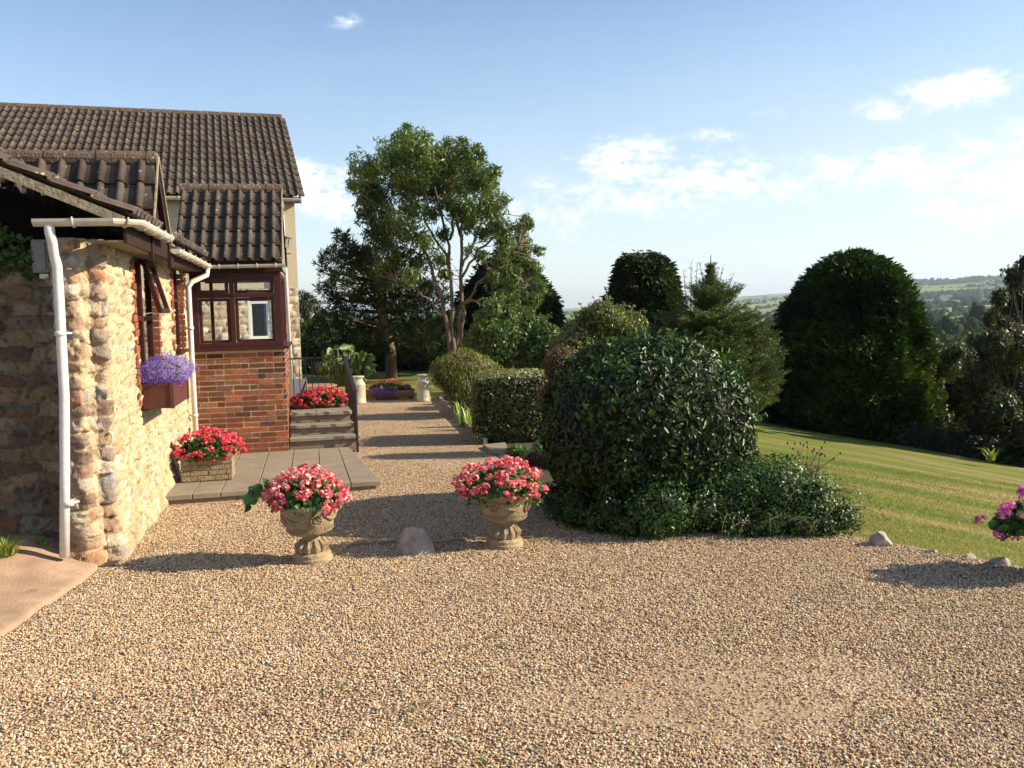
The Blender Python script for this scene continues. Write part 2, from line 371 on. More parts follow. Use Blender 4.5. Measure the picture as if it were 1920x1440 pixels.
def polar(r0, r1, nr, na):
    r = np.geomspace(r0, r1, nr); a = np.linspace(-math.pi, math.pi, na + 1)[:-1]
    # denser in front of the camera
    a = a + .0; R_, A_ = np.meshgrid(r, a, indexing='ij'); X = R_ * np.sin(A_); Y = R_ * np.cos(A_); Z = hall(X, Y)
    V = np.stack([X, Y, Z], -1).reshape(-1, 3); i = np.arange(nr - 1)[:, None] * na; j = np.arange(na)[None]
    j2 = (j + 1) % na; Fq = np.stack([i + j, i + na + j, i + na + j2, i + j2], -1).reshape(-1, 4); return V, Fq
def lawn_mat():
    m, t, b = newmat('lawn_grass'); l = t.links.new; tc = t.nodes.new('ShaderNodeTexCoord')
    def noise(sc, det, vec=None, st=None):
        n = t.nodes.new('ShaderNodeTexNoise'); n.inputs['Scale'].default_value = sc; n.inputs['Detail'].default_value = det; n.inputs['Roughness'].default_value = .6
        if st:
            mp = t.nodes.new('ShaderNodeMapping'); mp.vector_type = 'TEXTURE'; mp.inputs['Scale'].default_value = st; mp.inputs['Rotation'].default_value = (0, 0, rad(-34)); l(tc.outputs['Object'], mp.inputs[0]); l(mp.outputs[0], n.inputs['Vector'])
        else: l(tc.outputs['Object'], n.inputs['Vector'])
        return n.outputs[0]
    def ramp(v, stops):
        r = t.nodes.new('ShaderNodeValToRGB'); l(v, r.inputs[0]); r.color_ramp.elements[0].position = stops[0][0]; r.color_ramp.elements[0].color = (*stops[0][1], 1)
        r.color_ramp.elements[1].position = stops[-1][0]; r.color_ramp.elements[1].color = (*stops[-1][1], 1)
        for p, c in stops[1:-1]: e = r.color_ramp.elements.new(p); e.color = (*c, 1)
        return r.outputs[0]
    n1 = noise(.9, 9, st=(3.6, .55, 1)); n2 = noise(45, 3); n3 = noise(2.2, 5, st=(4., .6, 1))
    base = ramp(n1, [(.34, (.095, .130, .018)), (.48, (.145, .165, .028)), (.56, (.20, .178, .052)), (.66, (.32, .235, .108))])
    mx = t.nodes.new('ShaderNodeMixRGB'); mx.blend_type = 'MULTIPLY'; mx.inputs[0].default_value = 1; l(base, mx.inputs[1])
    mr = t.nodes.new('ShaderNodeMapRange'); l(mth('ADD', mth('MULTIPLY', n2, .7, tree=t), mth('MULTIPLY', n3, .5, tree=t), tree=t), mr.inputs[0]); mr.inputs[1].default_value = .3; mr.inputs[2].default_value = .9
    mr.inputs[3].default_value = .62; mr.inputs[4].default_value = 1.25; l(mr.outputs[0], mx.inputs[2]); l(mx.outputs[0], b.inputs['Base Color'])
    b.inputs['Roughness'].default_value = .9; b.inputs['Specular IOR Level'].default_value = .15
    bp = t.nodes.new('ShaderNodeBump'); bp.inputs['Strength'].default_value = .7; bp.inputs['Distance'].default_value = .03; l(n2, bp.inputs['Height']); l(bp.outputs[0], b.inputs['Normal'])
    return m
def hill_mat():
    m, t, b = newmat('farmland'); l = t.links.new; tc = t.nodes.new('ShaderNodeTexCoord')
    n = t.nodes.new('ShaderNodeTexNoise'); n.inputs['Scale'].default_value = .004; l(tc.outputs['Object'], n.inputs['Vector'])
    a = t.nodes.new('ShaderNodeAttribute'); a.attribute_name = 'Col'
    n2 = t.nodes.new('ShaderNodeTexNoise'); n2.inputs['Scale'].default_value = .05; n2.inputs['Detail'].default_value = 6; l(tc.outputs['Object'], n2.inputs['Vector'])
    mr = t.nodes.new('ShaderNodeMapRange'); l(n2.outputs[0], mr.inputs[0]); mr.inputs[3].default_value = .75; mr.inputs[4].default_value = 1.25
    mx = t.nodes.new('ShaderNodeMixRGB'); mx.blend_type = 'MULTIPLY'; mx.inputs[0].default_value = 1; l(a.outputs['Color'], mx.inputs[1]); l(mr.outputs[0], mx.inputs[2])
    l(mx.outputs[0], b.inputs['Base Color']); b.inputs['Roughness'].default_value = 1; b.inputs['Specular IOR Level'].default_value = 0; return m
V, Fq = polar(.6, 62, 150, 360)
tag(fobj('lawn', V, Fq, lawn_mat(), smooth=True), kind='structure')
# far country: rings only where the camera or a camera beside it can look
def field_cells(X, Y):
    """jittered voronoi on a log-polar grid: returns cell id and edge distance"""
    r = np.hypot(X, Y); u = np.log(r) * 6.5 + (fbm(X / 400, Y / 400, None, 3, 2) - .5) * .9; v = np.arctan2(X, Y) * 8 + (fbm(X / 300, Y / 300, None, 4, 2) - .5) * .8
    iu, iv = np.floor(u), np.floor(v); d1 = np.full(u.shape, 9.); d2 = d1.copy(); cid = np.zeros(u.shape)
    for a in (-1, 0, 1):
        for b in (-1, 0, 1):
            cu, cv = iu + a, iv + b; px_ = cu + .15 + .7 * _h(cu, cv, cu * 0, 1); py_ = cv + .15 + .7 * _h(cu, cv, cu * 0, 2)
            d = np.maximum(abs(u - px_), abs(v - py_)) * .6 + np.hypot(u - px_, v - py_) * .4; k = _h(cu, cv, cu * 0, 3)
            upd = d < d1; d2 = np.where(upd, d1, np.minimum(d2, d)); cid = np.where(upd, k, cid); d1 = np.where(upd, d, d1)
    return cid, d2 - d1
FPAL = 1.15 * np.array([[.13, .19, .06], [.17, .22, .07], [.10, .15, .05], [.21, .25, .09], [.20, .22, .085], [.30, .235, .12], [.14, .20, .065], [.16, .21, .07], [.15, .21, .07], [.19, .24, .08], [.02, .04, .02]])
def hills():
    na, nr = 1100, 520; a = np.linspace(rad(-65), rad(65), na); r = np.geomspace(58, 12000, nr)
    R_, A_ = np.meshgrid(r, a, indexing='ij'); X = R_ * np.sin(A_); Y = R_ * np.cos(A_); Z = hall(X, Y) - .15
    cid, e = field_cells(X, Y); c = FPAL[np.minimum((cid * len(FPAL)).astype(int), len(FPAL) - 1)]
    wood = sstep(3900, 4300, R_)[..., None] * sstep(rad(24.), rad(25.), A_)[..., None]; c = c * (1 - wood) + np.array([.02, .035, .02]) * wood
    hd = (e < .06)[..., None]; c = np.where(hd, np.array([.022, .04, .02]), c)
    V = np.stack([X, Y, Z], -1).reshape(-1, 3); i = np.arange(nr - 1)[:, None] * na; j = np.arange(na - 1)[None]
    Fq = np.stack([i + j, i + na + j, i + na + j + 1, i + j + 1], -1).reshape(-1, 4)
    tag(fobj('hills', V, Fq, hill_mat(), cols=c.reshape(-1, 3), smooth=True), kind='structure')
hills()
def ico(sub=1):
    bm = bmesh.new(); bmesh.ops.create_icosphere(bm, subdivisions=sub, radius=1); V = np.array([v.co[:] for v in bm.verts]); Fc = np.array([[v.index for v in f.verts] for f in bm.faces]); bm.free(); return V, Fc
ICV, ICF = ico(2)
M['fartree'] = mat('distant_foliage', attr=True, rough=1, spec=0.)
def far_trees():
    n = 60000; a = rad(-2) + RNG.random(n) * rad(38); r = np.exp(RNG.uniform(math.log(380), math.log(5200), n)); X = r * np.sin(a); Y = r * np.cos(a)
    cid, e = field_cells(X, Y); ci = np.minimum((cid * len(FPAL)).astype(int), len(FPAL) - 1)
    w = (a > rad(24.3)) & (r > 4000) & (r < 4650); wood = (ci >= 10) | w
    rr = RNG.random(n); keep = ((e < .045) & (rr < np.clip(r / 3200, .09, .7))) | (wood & (rr < .5)) | ((abs(r - 4500) < 120) & (rr < .7))
    
    X, Y, r = X[keep], Y[keep], r[keep]; e = e[keep]; m = len(X); s = RNG.uniform(2.2, 5.5, m) * (1 + .5 * (RNG.random(m) < .25)); s = np.where(r > 3500, s * 1.3, s)
    iv, if_ = ico(1); Z = hall(X, Y) + s * .4
    jit = 1 + .22 * RNG.normal(size=(m, len(iv), 1)); V = iv[None] * jit * s[:, None, None] * np.array([1.15, 1.15, .95]) + np.stack([X, Y, Z], -1)[:, None]
    Fc = if_[None] + (np.arange(m) * len(iv))[:, None, None]
    c = np.array([.030, .048, .018]) * RNG.uniform(.6, 1.4, (m, 1)); o = fobj('hedgerow_trees', V.reshape(-1, 3), Fc.reshape(-1, 3), M['fartree'], cols=np.repeat(c, len(iv), 0), smooth=True)
    tag(o, 'dark blue-green mass of hedgerow trees and woods dividing the far fields', 'hedgerow trees', kind='stuff')
far_trees()

def sheet(name, poly, z, mt, kind='structure', res=.25, edge=0., dome=0.):
    """flat polygon (list of xy) triangulated through bmesh; edge = wobble of outline"""
    pts = []
    n = len(poly)
    for i in range(n):
        a = np.array(poly[i], float); b = np.array(poly[(i + 1) % n], float); k = max(1, int(np.linalg.norm(b - a) / res)) if edge else 1
        for j in range(k):
            p = a + (b - a) * j / k
            if edge: p = p + RNG.uniform(-edge, edge, 2)
            pts.append(p)
    bm = bmesh.new(); vs = [bm.verts.new((p[0], p[1], z)) for p in pts]; f = bm.faces.new(vs); 
    if f.normal.z < 0 or True: bmesh.ops.recalc_face_normals(bm, faces=[f])
    if f.normal.z < 0: f.normal_flip()
    bmesh.ops.triangulate(bm, faces=[f]); me = bpy.data.meshes.new(name); bm.to_mesh(me); bm.free(); return tag(link(name, me, mt), kind=kind)
GRAVEL = [(-9, -3), (-9, 20.7), (-4.2, 20.75), (-1.75, 20.65), (-1.25, 17.5), (-.42, 13.05), (-.15, 11.6), (.1, 9.6), (.45, 8.2), (.85, 7.7), (1.6, 7.65), (2.7, 7.6), (3.0, 7.3), (3.4, 6.85), (3.75, 6.45), (4.6, 6.0), (6, 5.4), (9, 4.6), (9, -3)]
def gravel_mat():
    m, t, b = newmat('gravel'); l = t.links.new; tc = t.nodes.new('ShaderNodeTexCoord')
    v = t.nodes.new('ShaderNodeTexVoronoi'); v.inputs['Scale'].default_value = 62; l(tc.outputs['Object'], v.inputs['Vector'])
    sp = t.nodes.new('ShaderNodeSeparateColor'); l(v.outputs['Color'], sp.inputs[0]); r = t.nodes.new('ShaderNodeValToRGB'); l(sp.outputs[0], r.inputs[0]); pebble_ramp(r)
    n = t.nodes.new('ShaderNodeTexNoise'); n.inputs['Scale'].default_value = .8; n.inputs['Detail'].default_value = 6; l(tc.outputs['Object'], n.inputs['Vector'])
    mr = t.nodes.new('ShaderNodeMapRange'); l(n.outputs[0], mr.inputs[0]); mr.inputs[1].default_value = .3; mr.inputs[2].default_value = .7; mr.inputs[3].default_value = .85; mr.inputs[4].default_value = 1.12
    mx = t.nodes.new('ShaderNodeMixRGB'); mx.blend_type = 'MULTIPLY'; mx.inputs[0].default_value = 1; l(r.outputs[0], mx.inputs[1]); l(mr.outputs[0], mx.inputs[2])
    ed = t.nodes.new('ShaderNodeMapRange'); l(v.outputs['Distance'], ed.inputs[0]); ed.inputs[1].default_value = .45; ed.inputs[2].default_value = .75; ed.inputs[3].default_value = 0; ed.inputs[4].default_value = .75
    m2 = t.nodes.new('ShaderNodeMixRGB'); l(ed.outputs[0], m2.inputs[0]); l(mx.outputs[0], m2.inputs[1]); m2.inputs[2].default_value = (.085, .05, .03, 1)
    # bare sandy dirt where the gravel has been driven thin
    sx = t.nodes.new('ShaderNodeSeparateXYZ'); l(tc.outputs['Object'], sx.inputs[0])
    dx = mth('DIVIDE', mth('SUBTRACT', sx.outputs[0], .95, tree=t), 1.25, tree=t); dy = mth('DIVIDE', mth('SUBTRACT', sx.outputs[1], 4.35, tree=t), .75, tree=t)
    rr = mth('ADD', mth('MULTIPLY', dx, dx, tree=t), mth('MULTIPLY', dy, dy, tree=t), tree=t)
    bl = mth('POWER', 2.718, mth('MULTIPLY', rr, -1., tree=t), tree=t)
    n3 = t.nodes.new('ShaderNodeTexNoise'); n3.inputs['Scale'].default_value = 2.2; n3.inputs['Detail'].default_value = 8; l(tc.outputs['Object'], n3.inputs['Vector'])
    bm_ = t.nodes.new('ShaderNodeMapRange'); l(mth('MULTIPLY', bl, mth('SUBTRACT', mth('MULTIPLY', n3.outputs[0], 2.6, tree=t), .45, tree=t), tree=t), bm_.inputs[0]); bm_.inputs[1].default_value = .2; bm_.inputs[2].default_value = 1.15
    m3 = t.nodes.new('ShaderNodeMixRGB'); l(bm_.outputs[0], m3.inputs[0]); l(m2.outputs[0], m3.inputs[1])
    v4 = t.nodes.new('ShaderNodeTexVoronoi'); v4.inputs['Scale'].default_value = 170; l(tc.outputs['Object'], v4.inputs['Vector']); s4 = t.nodes.new('ShaderNodeSeparateColor'); l(v4.outputs['Color'], s4.inputs[0])
    r4 = t.nodes.new('ShaderNodeValToRGB'); l(mth('ADD', mth('MULTIPLY', s4.outputs[0], .55, tree=t), mth('MULTIPLY', n3.outputs[0], .5, tree=t), tree=t), r4.inputs[0]); r4.color_ramp.elements[0].position = .2; r4.color_ramp.elements[0].color = (.24, .155, .09, 1); r4.color_ramp.elements[1].position = .9; r4.color_ramp.elements[1].color = (.45, .33, .20, 1); l(r4.outputs[0], m3.inputs[2])
    l(m3.outputs[0], b.inputs['Base Color']); b.inputs['Roughness'].default_value = .9; b.inputs['Specular IOR Level'].default_value = .2
    bp = t.nodes.new('ShaderNodeBump'); bp.inputs['Strength'].default_value = 1; bp.inputs['Distance'].default_value = .012; bp.invert = True; l(mth('SUBTRACT', 1., mth('MULTIPLY', bm_.outputs[0], .88, tree=t), tree=t), bp.inputs['Strength']); l(v.outputs['Distance'], bp.inputs['Height']); l(bp.outputs[0], b.inputs['Normal'])
    return m
def pebble_ramp(r):
    cr = r.color_ramp; cr.interpolation = 'LINEAR'
    st = [(0, (.11, .060, .038)), (.12, (.26, .155, .09)), (.25, (.42, .285, .155)), (.42, (.56, .41, .225)), (.55, (.38, .205, .125)), (.68, (.62, .475, .28)), (.82, (.45, .35, .25)), (.93, (.74, .64, .47)), (1, (.20, .155, .125))]
    cr.elements[0].position = 0; cr.elements[0].color = (*st[0][1], 1); cr.elements[1].position = 1; cr.elements[1].color = (*st[-1][1], 1)
    for p, c in st[1:-1]: e = cr.elements.new(p); e.color = (*c, 1)
sheet('gravel_drive', GRAVEL, .0, gravel_mat(), edge=.05)
def inpoly(x, y, poly):
    c = np.zeros(x.shape, bool); n = len(poly); j = n - 1
    for i in range(n):
        xi, yi = poly[i]; xj, yj = poly[j]; c ^= ((yi > y) != (yj > y)) & (x < (xj - xi) * (y - yi) / (yj - yi + 1e-12) + xi); j = i
    return c
def wall_side(x, y):
    a = (x - C0[0]) * E1[0] + (y - C0[1]) * E1[1]; b = (x - C0[0]) * E2[0] + (y - C0[1]) * E2[1]; return a, b
def pebbles():
    n = 490000; y = 3.0 + (11.3 - 3.0) * RNG.random(n) ** 1.25; x = (RNG.random(n) - .5) * 2 * (y * .64 + 1.3)
    a, b = wall_side(x, y); k = inpoly(x, y, GRAVEL) & ~((a < .02) & (b > -.2)) & ~((a < 2.2) & (b > 1.95)) 
    k &= ~((x < -3.28 + .05 * np.sin(y * 9)) & (y < 7.25))
    bare = np.exp(-(((x - .95) / 1.35) ** 2 + ((y - 4.55) / .85) ** 2)) * np.clip(fbm(x * 1.7, y * 3, None, 8, 5) * 2.6 - .45, 0, 2); k &= RNG.random(n) > np.clip((bare - .24) * 1.9, 0, .84)
    bare2 = fbm(x * .9 + 4, y * 1.6, None, 12, 4); k &= RNG.random(n) > np.clip((bare2 - .56) * 4, 0, .6)
    x, y = x[k], y[k]; V = np.stack([x, y, RNG.uniform(.000, .007, len(x))], 1)
    me = bpy.data.meshes.new('gravel_stones'); me.vertices.add(len(V)); me.vertices.foreach_set('co', V.astype(np.float32).ravel()); me.update()
    pm, t, b_ = newmat('pebble'); oi = t.nodes.new('ShaderNodeObjectInfo'); r = t.nodes.new('ShaderNodeValToRGB'); t.links.new(oi.outputs['Random'], r.inputs[0]); pebble_ramp(r)
    t.links.new(r.outputs[0], b_.inputs['Base Color']); b_.inputs['Roughness'].default_value = .75; b_.inputs['Specular IOR Level'].default_value = .3
    o = link('gravel_stones', me, pm); tag(o, 'tan and pinkish loose gravel stones covering the drive', 'gravel', kind='stuff')
    gt = bpy.data.node_groups.new('scatter', 'GeometryNodeTree'); gt.interface.new_socket('Geometry', in_out='INPUT', socket_type='NodeSocketGeometry'); gt.interface.new_socket('Geometry', in_out='OUTPUT', socket_type='NodeSocketGeometry')
    gi = gt.nodes.new('NodeGroupInput'); go = gt.nodes.new('NodeGroupOutput'); ip = gt.nodes.new('GeometryNodeInstanceOnPoints'); ic = gt.nodes.new('GeometryNodeMeshIcoSphere'); ic.inputs['Radius'].default_value = 1; ic.inputs['Subdivisions'].default_value = 1
    sm = gt.nodes.new('GeometryNodeSetMaterial'); sm.inputs['Material'].default_value = pm
    rs = gt.nodes.new('FunctionNodeRandomValue'); rs.data_type = 'FLOAT_VECTOR'; rs.inputs[0].default_value = (.0048, .0038, .0024); rs.inputs[1].default_value = (.0112, .0080, .0058)
    rr = gt.nodes.new('FunctionNodeRandomValue'); rr.data_type = 'FLOAT_VECTOR'; rr.inputs[0].default_value = (-.6, -.6, 0); rr.inputs[1].default_value = (.6, .6, 6.28); rr.inputs['Seed'].default_value = 3
    gl = gt.links.new; gl(gi.outputs[0], ip.inputs['Points']); gl(ic.outputs[0], sm.inputs[0]); gl(sm.outputs[0], ip.inputs['Instance']); gl(rs.outputs[0], ip.inputs['Scale']); gl(rr.outputs[0], ip.inputs['Rotation']); gl(ip.outputs[0], go.inputs[0])
    md = o.modifiers.new('scatter', 'NODES'); md.node_group = gt
pebbles()
BED = [(-.42, 13.0), (-1.2, 17.5), (-1.72, 20.6), (-1.2, 21.8), (1.5, 22), (3.0, 14), (3.0, 8.6), (2.7, 7.75), (1.6, 7.7), (.87, 7.75), (.47, 8.2), (.12, 9.6), (-.13, 11.6)]
sheet('soil_bed', BED, .008, M['soil'], edge=.03)
sheet('soil_strip', [tuple(wor(a, b, 0)[:2]) for a, b in ((-4, -.12), (-.4, -.3), (.02, -.25), (.05, 0), (-.2, .4), (-4, .4))], .006, M['soil'], edge=.02)
def apron():
    a0 = [gp(0, 1200)[:2], gp(60, 1155)[:2], gp(120, 1115)[:2], gp(165, 1085)[:2], gp(188, 1066)[:2], gp(186, 1052)[:2], tuple(wor(-.35, .0, 0)[:2]), tuple(wor(-.5, .3, 0)[:2]), tuple(wor(-1.2, .35, 0)[:2])]
    a0 = [a0[0] + np.array([-.5, -1.6])] + a0; a0 += [a0[-1] + np.array([-2.2, -.6]), np.array([-5.6, 3.5])]
    n = len(a0); c = np.mean(a0, 0); rings = 9; V = []; Fc = []
    out = []
    for i in range(n):
        p, q = np.array(a0[i]), np.array(a0[(i + 1) % n]); k = max(1, int(np.linalg.norm(q - p) / .12))
        out += [p + (q - p) * j / k + RNG.uniform(-.012, .012, 2) for j in range(k)]
    m = len(out)
    for r in range(rings):
        s = [0, .02, .06, .12, .22, .36, .55, .75, 1.][r]; z = [-.02, .02, .032, .04, .046, .05, .052, .052, .052][r]
        for p in out:
            w = p + (c - p) * s; al, bl_ = wall_side(w[0], w[1]); zz = z + .17 * float(sstep(-1.0, .2, bl_)) * float(sstep(-.08, -.75, al)) * (r > 0); V.append((w[0], w[1], zz + .012 * (fbm(np.array([w[0] * 2]), np.array([w[1] * 2]), None, 2, 3)[0] - .5) * (r > 1)))
    for r in range(rings - 1):
        for i in range(m): Fc.append((r * m + i, r * m + (i + 1) % m, (r + 1) * m + (i + 1) % m, (r + 1) * m + i))
    g = G(); g.add(V, Fc); tag(g.build('concrete_apron', M['apron'], smooth=True), kind='structure')
apron()
def near_grass():
    n = 90000; x = RNG.uniform(1.5, 9., n); y = 5 + 9 * RNG.random(n) ** 1.5; k = ~inpoly(x, y, GRAVEL) & ~inpoly(x, y, BED) & (x < y * .66 + .4); x, y = x[k], y[k]; n = len(x); z = hnear(x, y); h = RNG.uniform(.012, .032, n)
    a = RNG.uniform(0, 6.28, n); s = np.stack([np.cos(a), np.sin(a), a * 0], 1) * .0035; l_ = RNG.normal(size=(n, 3)) * .012; l_[:, 2] = 0; P = np.stack([x, y, z - .003], 1); T_ = P + l_ + EZ * h[:, None]
    V = np.stack([P - s, P + s, T_ + s * .3, T_ - s * .3], 1).reshape(-1, 3); i = np.arange(n)[:, None] * 4; dry = sstep(.46, .62, fbm(x * .35 + y * .1, y * 1.9 + x * 1.3, None, 6, 3))[:, None]
    c = np.array([.13, .165, .028]) * (1 - dry) + np.array([.33, .25, .11]) * dry; c = c * RNG.uniform(.7, 1.35, (n, 1))
    tag(fobj('lawn_blades', V, np.concatenate([i, i + 1, i + 2, i + 3], 1), M['blade'], cols=np.repeat(c, 4, 0)), 'short mown grass blades on the lawn beside the gravel drive', 'grass', kind='stuff')
near_grass()
# ------------------------------------------------------------ flagged path and kerbs
def flags():
    # outer outline in house frame: front edge follows the photograph; slabs run away from camera with narrow open joints
    g = G()
    def fr(a, b, z): return wor(a, b, z)
    rows = []
    P = [gp(320, 930, .1), gp(470, 917, .1), gp(692, 903, .1), gp(668, 845, .1), gp(540, 838, .1)]
    lo = [(((p - C0) @ E1), ((p - C0) @ E2)) for p in P]
    FL, FM, FRt, BR, BB = lo
    xs = [0.0, .33, .62, 1.0, 1.34, 1.68, 2.02, 2.36]
    def bfront(a): 
        t = np.clip((a - FL[0]) / (FRt[0] - FL[0]), 0, 1); return FL[1] * (1 - t) + FRt[1] * t
    ymid = 3.75
    for i in range(len(xs) - 1):
        a0, a1 = xs[i] + .004, xs[i + 1] - .004
        t0, t1 = (max(0, a0 - 1.9)) , max(0, a1 - 1.9)
        for (s0, s1) in ((0, .5), (.5, 1)):
            def bb(a, s): f = bfront(a); return f + (4.95 - f) * s
            back = lambda a, s: min(bb(a, s), 5.2)
            # right side tapers in as it goes back
            ax = lambda a, s: a if a < 1.9 else 1.9 + (a - 1.9) * (1 - .55 * s)
            q = [(a0, s0), (a1, s0), (a1, s1), (a0, s1)]; e = .004
            pts = [wor(ax(a, s), back(a, s) + (e if s == s0 else -e), 0) for a, s in q]
            top = [p + EZ * (.1 + RNG.uniform(-.003, .003)) for p in pts]; bot = [p + EZ * .045 for p in pts]
            g.hexa(bot + top, (1, 1, 1) * np.array(RNG.uniform(.85, 1.12)))
    b = g.build('flagged_path', M['paving'], bevel=.006); tag(b, kind='structure')
    h = G(); a = .03
    f = lambda a_: bfront(a_) + a
    pts = [wor(.03, f(0), 0), wor(2.3, f(2.3), 0), wor(2.06, 5.1, 0), wor(.03, 5.1, 0)]
    h.hexa([p + EZ * -.02 for p in pts] + [p + EZ * .046 for p in pts]); tag(h.build('path_base', M['kerb']), kind='structure')
flags()
def kerbs():
    g = G()
    def seg(p, q, w, h, z0=-.03, jit=.004, c=(1, 1, 1)):
        p, q = np.array(p, float), np.array(q, float); d = q - p; d /= np.linalg.norm(d); n = np.array([-d[1], d[0]]) * w / 2
        P = [(*(p - n), z0), (*(q - n), z0), (*(q + n), z0), (*(p + n), z0), (*(p - n), h), (*(q - n), h), (*(q + n), h), (*(p + n), h)]
        g.hexa([np.array(x) + RNG.uniform(-jit, jit, 3) for x in P], c)
    line = [(-1.76, 20.6), (-1.5, 19.1), (-1.25, 17.6), (-.98, 16.1), (-.7, 14.6), (-.42, 13.1)]
    for i in range(len(line) - 1):
        a, b = np.array(line[i]), np.array(line[i + 1])
        for k in range(3): p = a + (b - a) * (k + .02) / 3; q = a + (b - a) * (k + .98) / 3; seg(p, q, .06, .10)
    line = [(-.12, 11.6), (.13, 9.7), (.35, 8.75)]
    for i in range(len(line) - 1): seg(line[i], line[i + 1], .055, .08)
    tag(g.build('path_kerb', M['kerb'], bevel=.004), kind='structure')
    g2 = g; g.__init__()
    # broken line of edging boards flush with the drive
    for (u0, v0, u1, v1) in ((640, 1026, 705, 1020), (712, 1021, 742, 1018), (815, 1020, 876, 1014), (890, 1013, 918, 1012), (968, 1009, 1000, 1010), (1004, 1007, 1064, 1006), (1066, 1007, 1120, 1006)):
        seg(gp(u0, v0)[:2], gp(u1, v1)[:2], .035, .022)
    tag(g.build('edging_strip', M['kerb'], bevel=.003), kind='structure')
    g.__init__(); P = [gp(905, 833, .05), gp(947, 829, .05), gp(955, 845, .05), gp(925, 847, .05)]
    g.hexa([P[3] - EZ * .06, P[2] - EZ * .06, P[1] - EZ * .06, P[0] - EZ * .06, P[3], P[2], P[1], P[0]]); tag(g.build('stone_slab', M['paving'], bevel=.006, org=None), 'small grey paving slab lying at the path edge beside the hedge', 'slab')
kerbs()
# ============================================================ STONE COTTAGE (nearest building)
cot = thing('stone_cottage', 'low cottage of cream rubble stone with brown windows and white gutters', 'cottage', tuple(wor(-1, 2, 0)))
WIN = [(1.30, 2.50, 1.15, 2.62), (3.66, 4.46, 1.60, 2.62)]
def rubble(S, Tt, sw, sh, seed, blocky=.6, wob=.35):
    u = S / sw + (fbm(S * 5, Tt * 5, None, seed, 3) - .5) * wob; v = Tt / sh + (fbm(S * 4, Tt * 6, None, seed + 5, 3) - .5) * wob
    iv = np.floor(v); u = u + _h(iv, iv * 0, iv * 0, seed + 9) * 3.7
    iu = np.floor(u); d1 = np.full(u.shape, 9.); d2 = d1.copy(); cid = np.zeros(u.shape); tilt = np.zeros(u.shape)
    for a in (-1, 0, 1):
        for b in (-1, 0, 1):
            cu, cv = iu + a, iv + b; px_ = cu + .2 + .6 * _h(cu, cv, cu * 0, seed); py_ = cv + .3 + .4 * _h(cu, cv, cu * 0, seed + 1)
            dx, dy = abs(u - px_), abs(v - py_); d = blocky * np.maximum(dx, dy) + (1 - blocky) * np.hypot(dx, dy); k = _h(cu, cv, cu * 0, seed + 2)
            th = _h(cu, cv, cu * 0, seed + 4) * 6.28; tl = (u - px_) * np.cos(th) + (v - py_) * np.sin(th); tl = np.maximum(tl, -.15) + .6 * np.maximum(0, (u - px_) * np.cos(th + 2.2) + (v - py_) * np.sin(th + 2.2))
            upd = d < d1; d2 = np.where(upd, d1, np.minimum(d2, d)); cid = np.where(upd, k, cid); tilt = np.where(upd, tl, tilt); d1 = np.where(upd, d, d1)
    rubble.tilt = tilt; return cid, d2 - d1
def palette(k, pal):
    pal = np.array(pal); return pal[np.minimum((k * len(pal)).astype(int), len(pal) - 1)]
PALF = [tuple(.95 * q for q in c_) for c_ in [(.36, .25, .16), (.30, .20, .13), (.42, .30, .19), (.33, .27, .21), (.24, .16, .11), (.46, .36, .24), (.30, .27, .24), (.38, .20, .12), (.48, .40, .30), (.26, .2, .15)]]
PALE = [tuple(.80 * q for q in c_) for c_ in [(.58, .47, .30), (.66, .56, .36), (.50, .38, .24), (.70, .60, .40), (.62, .50, .30), (.72, .66, .52), (.52, .36, .22), (.66, .52, .28)]]
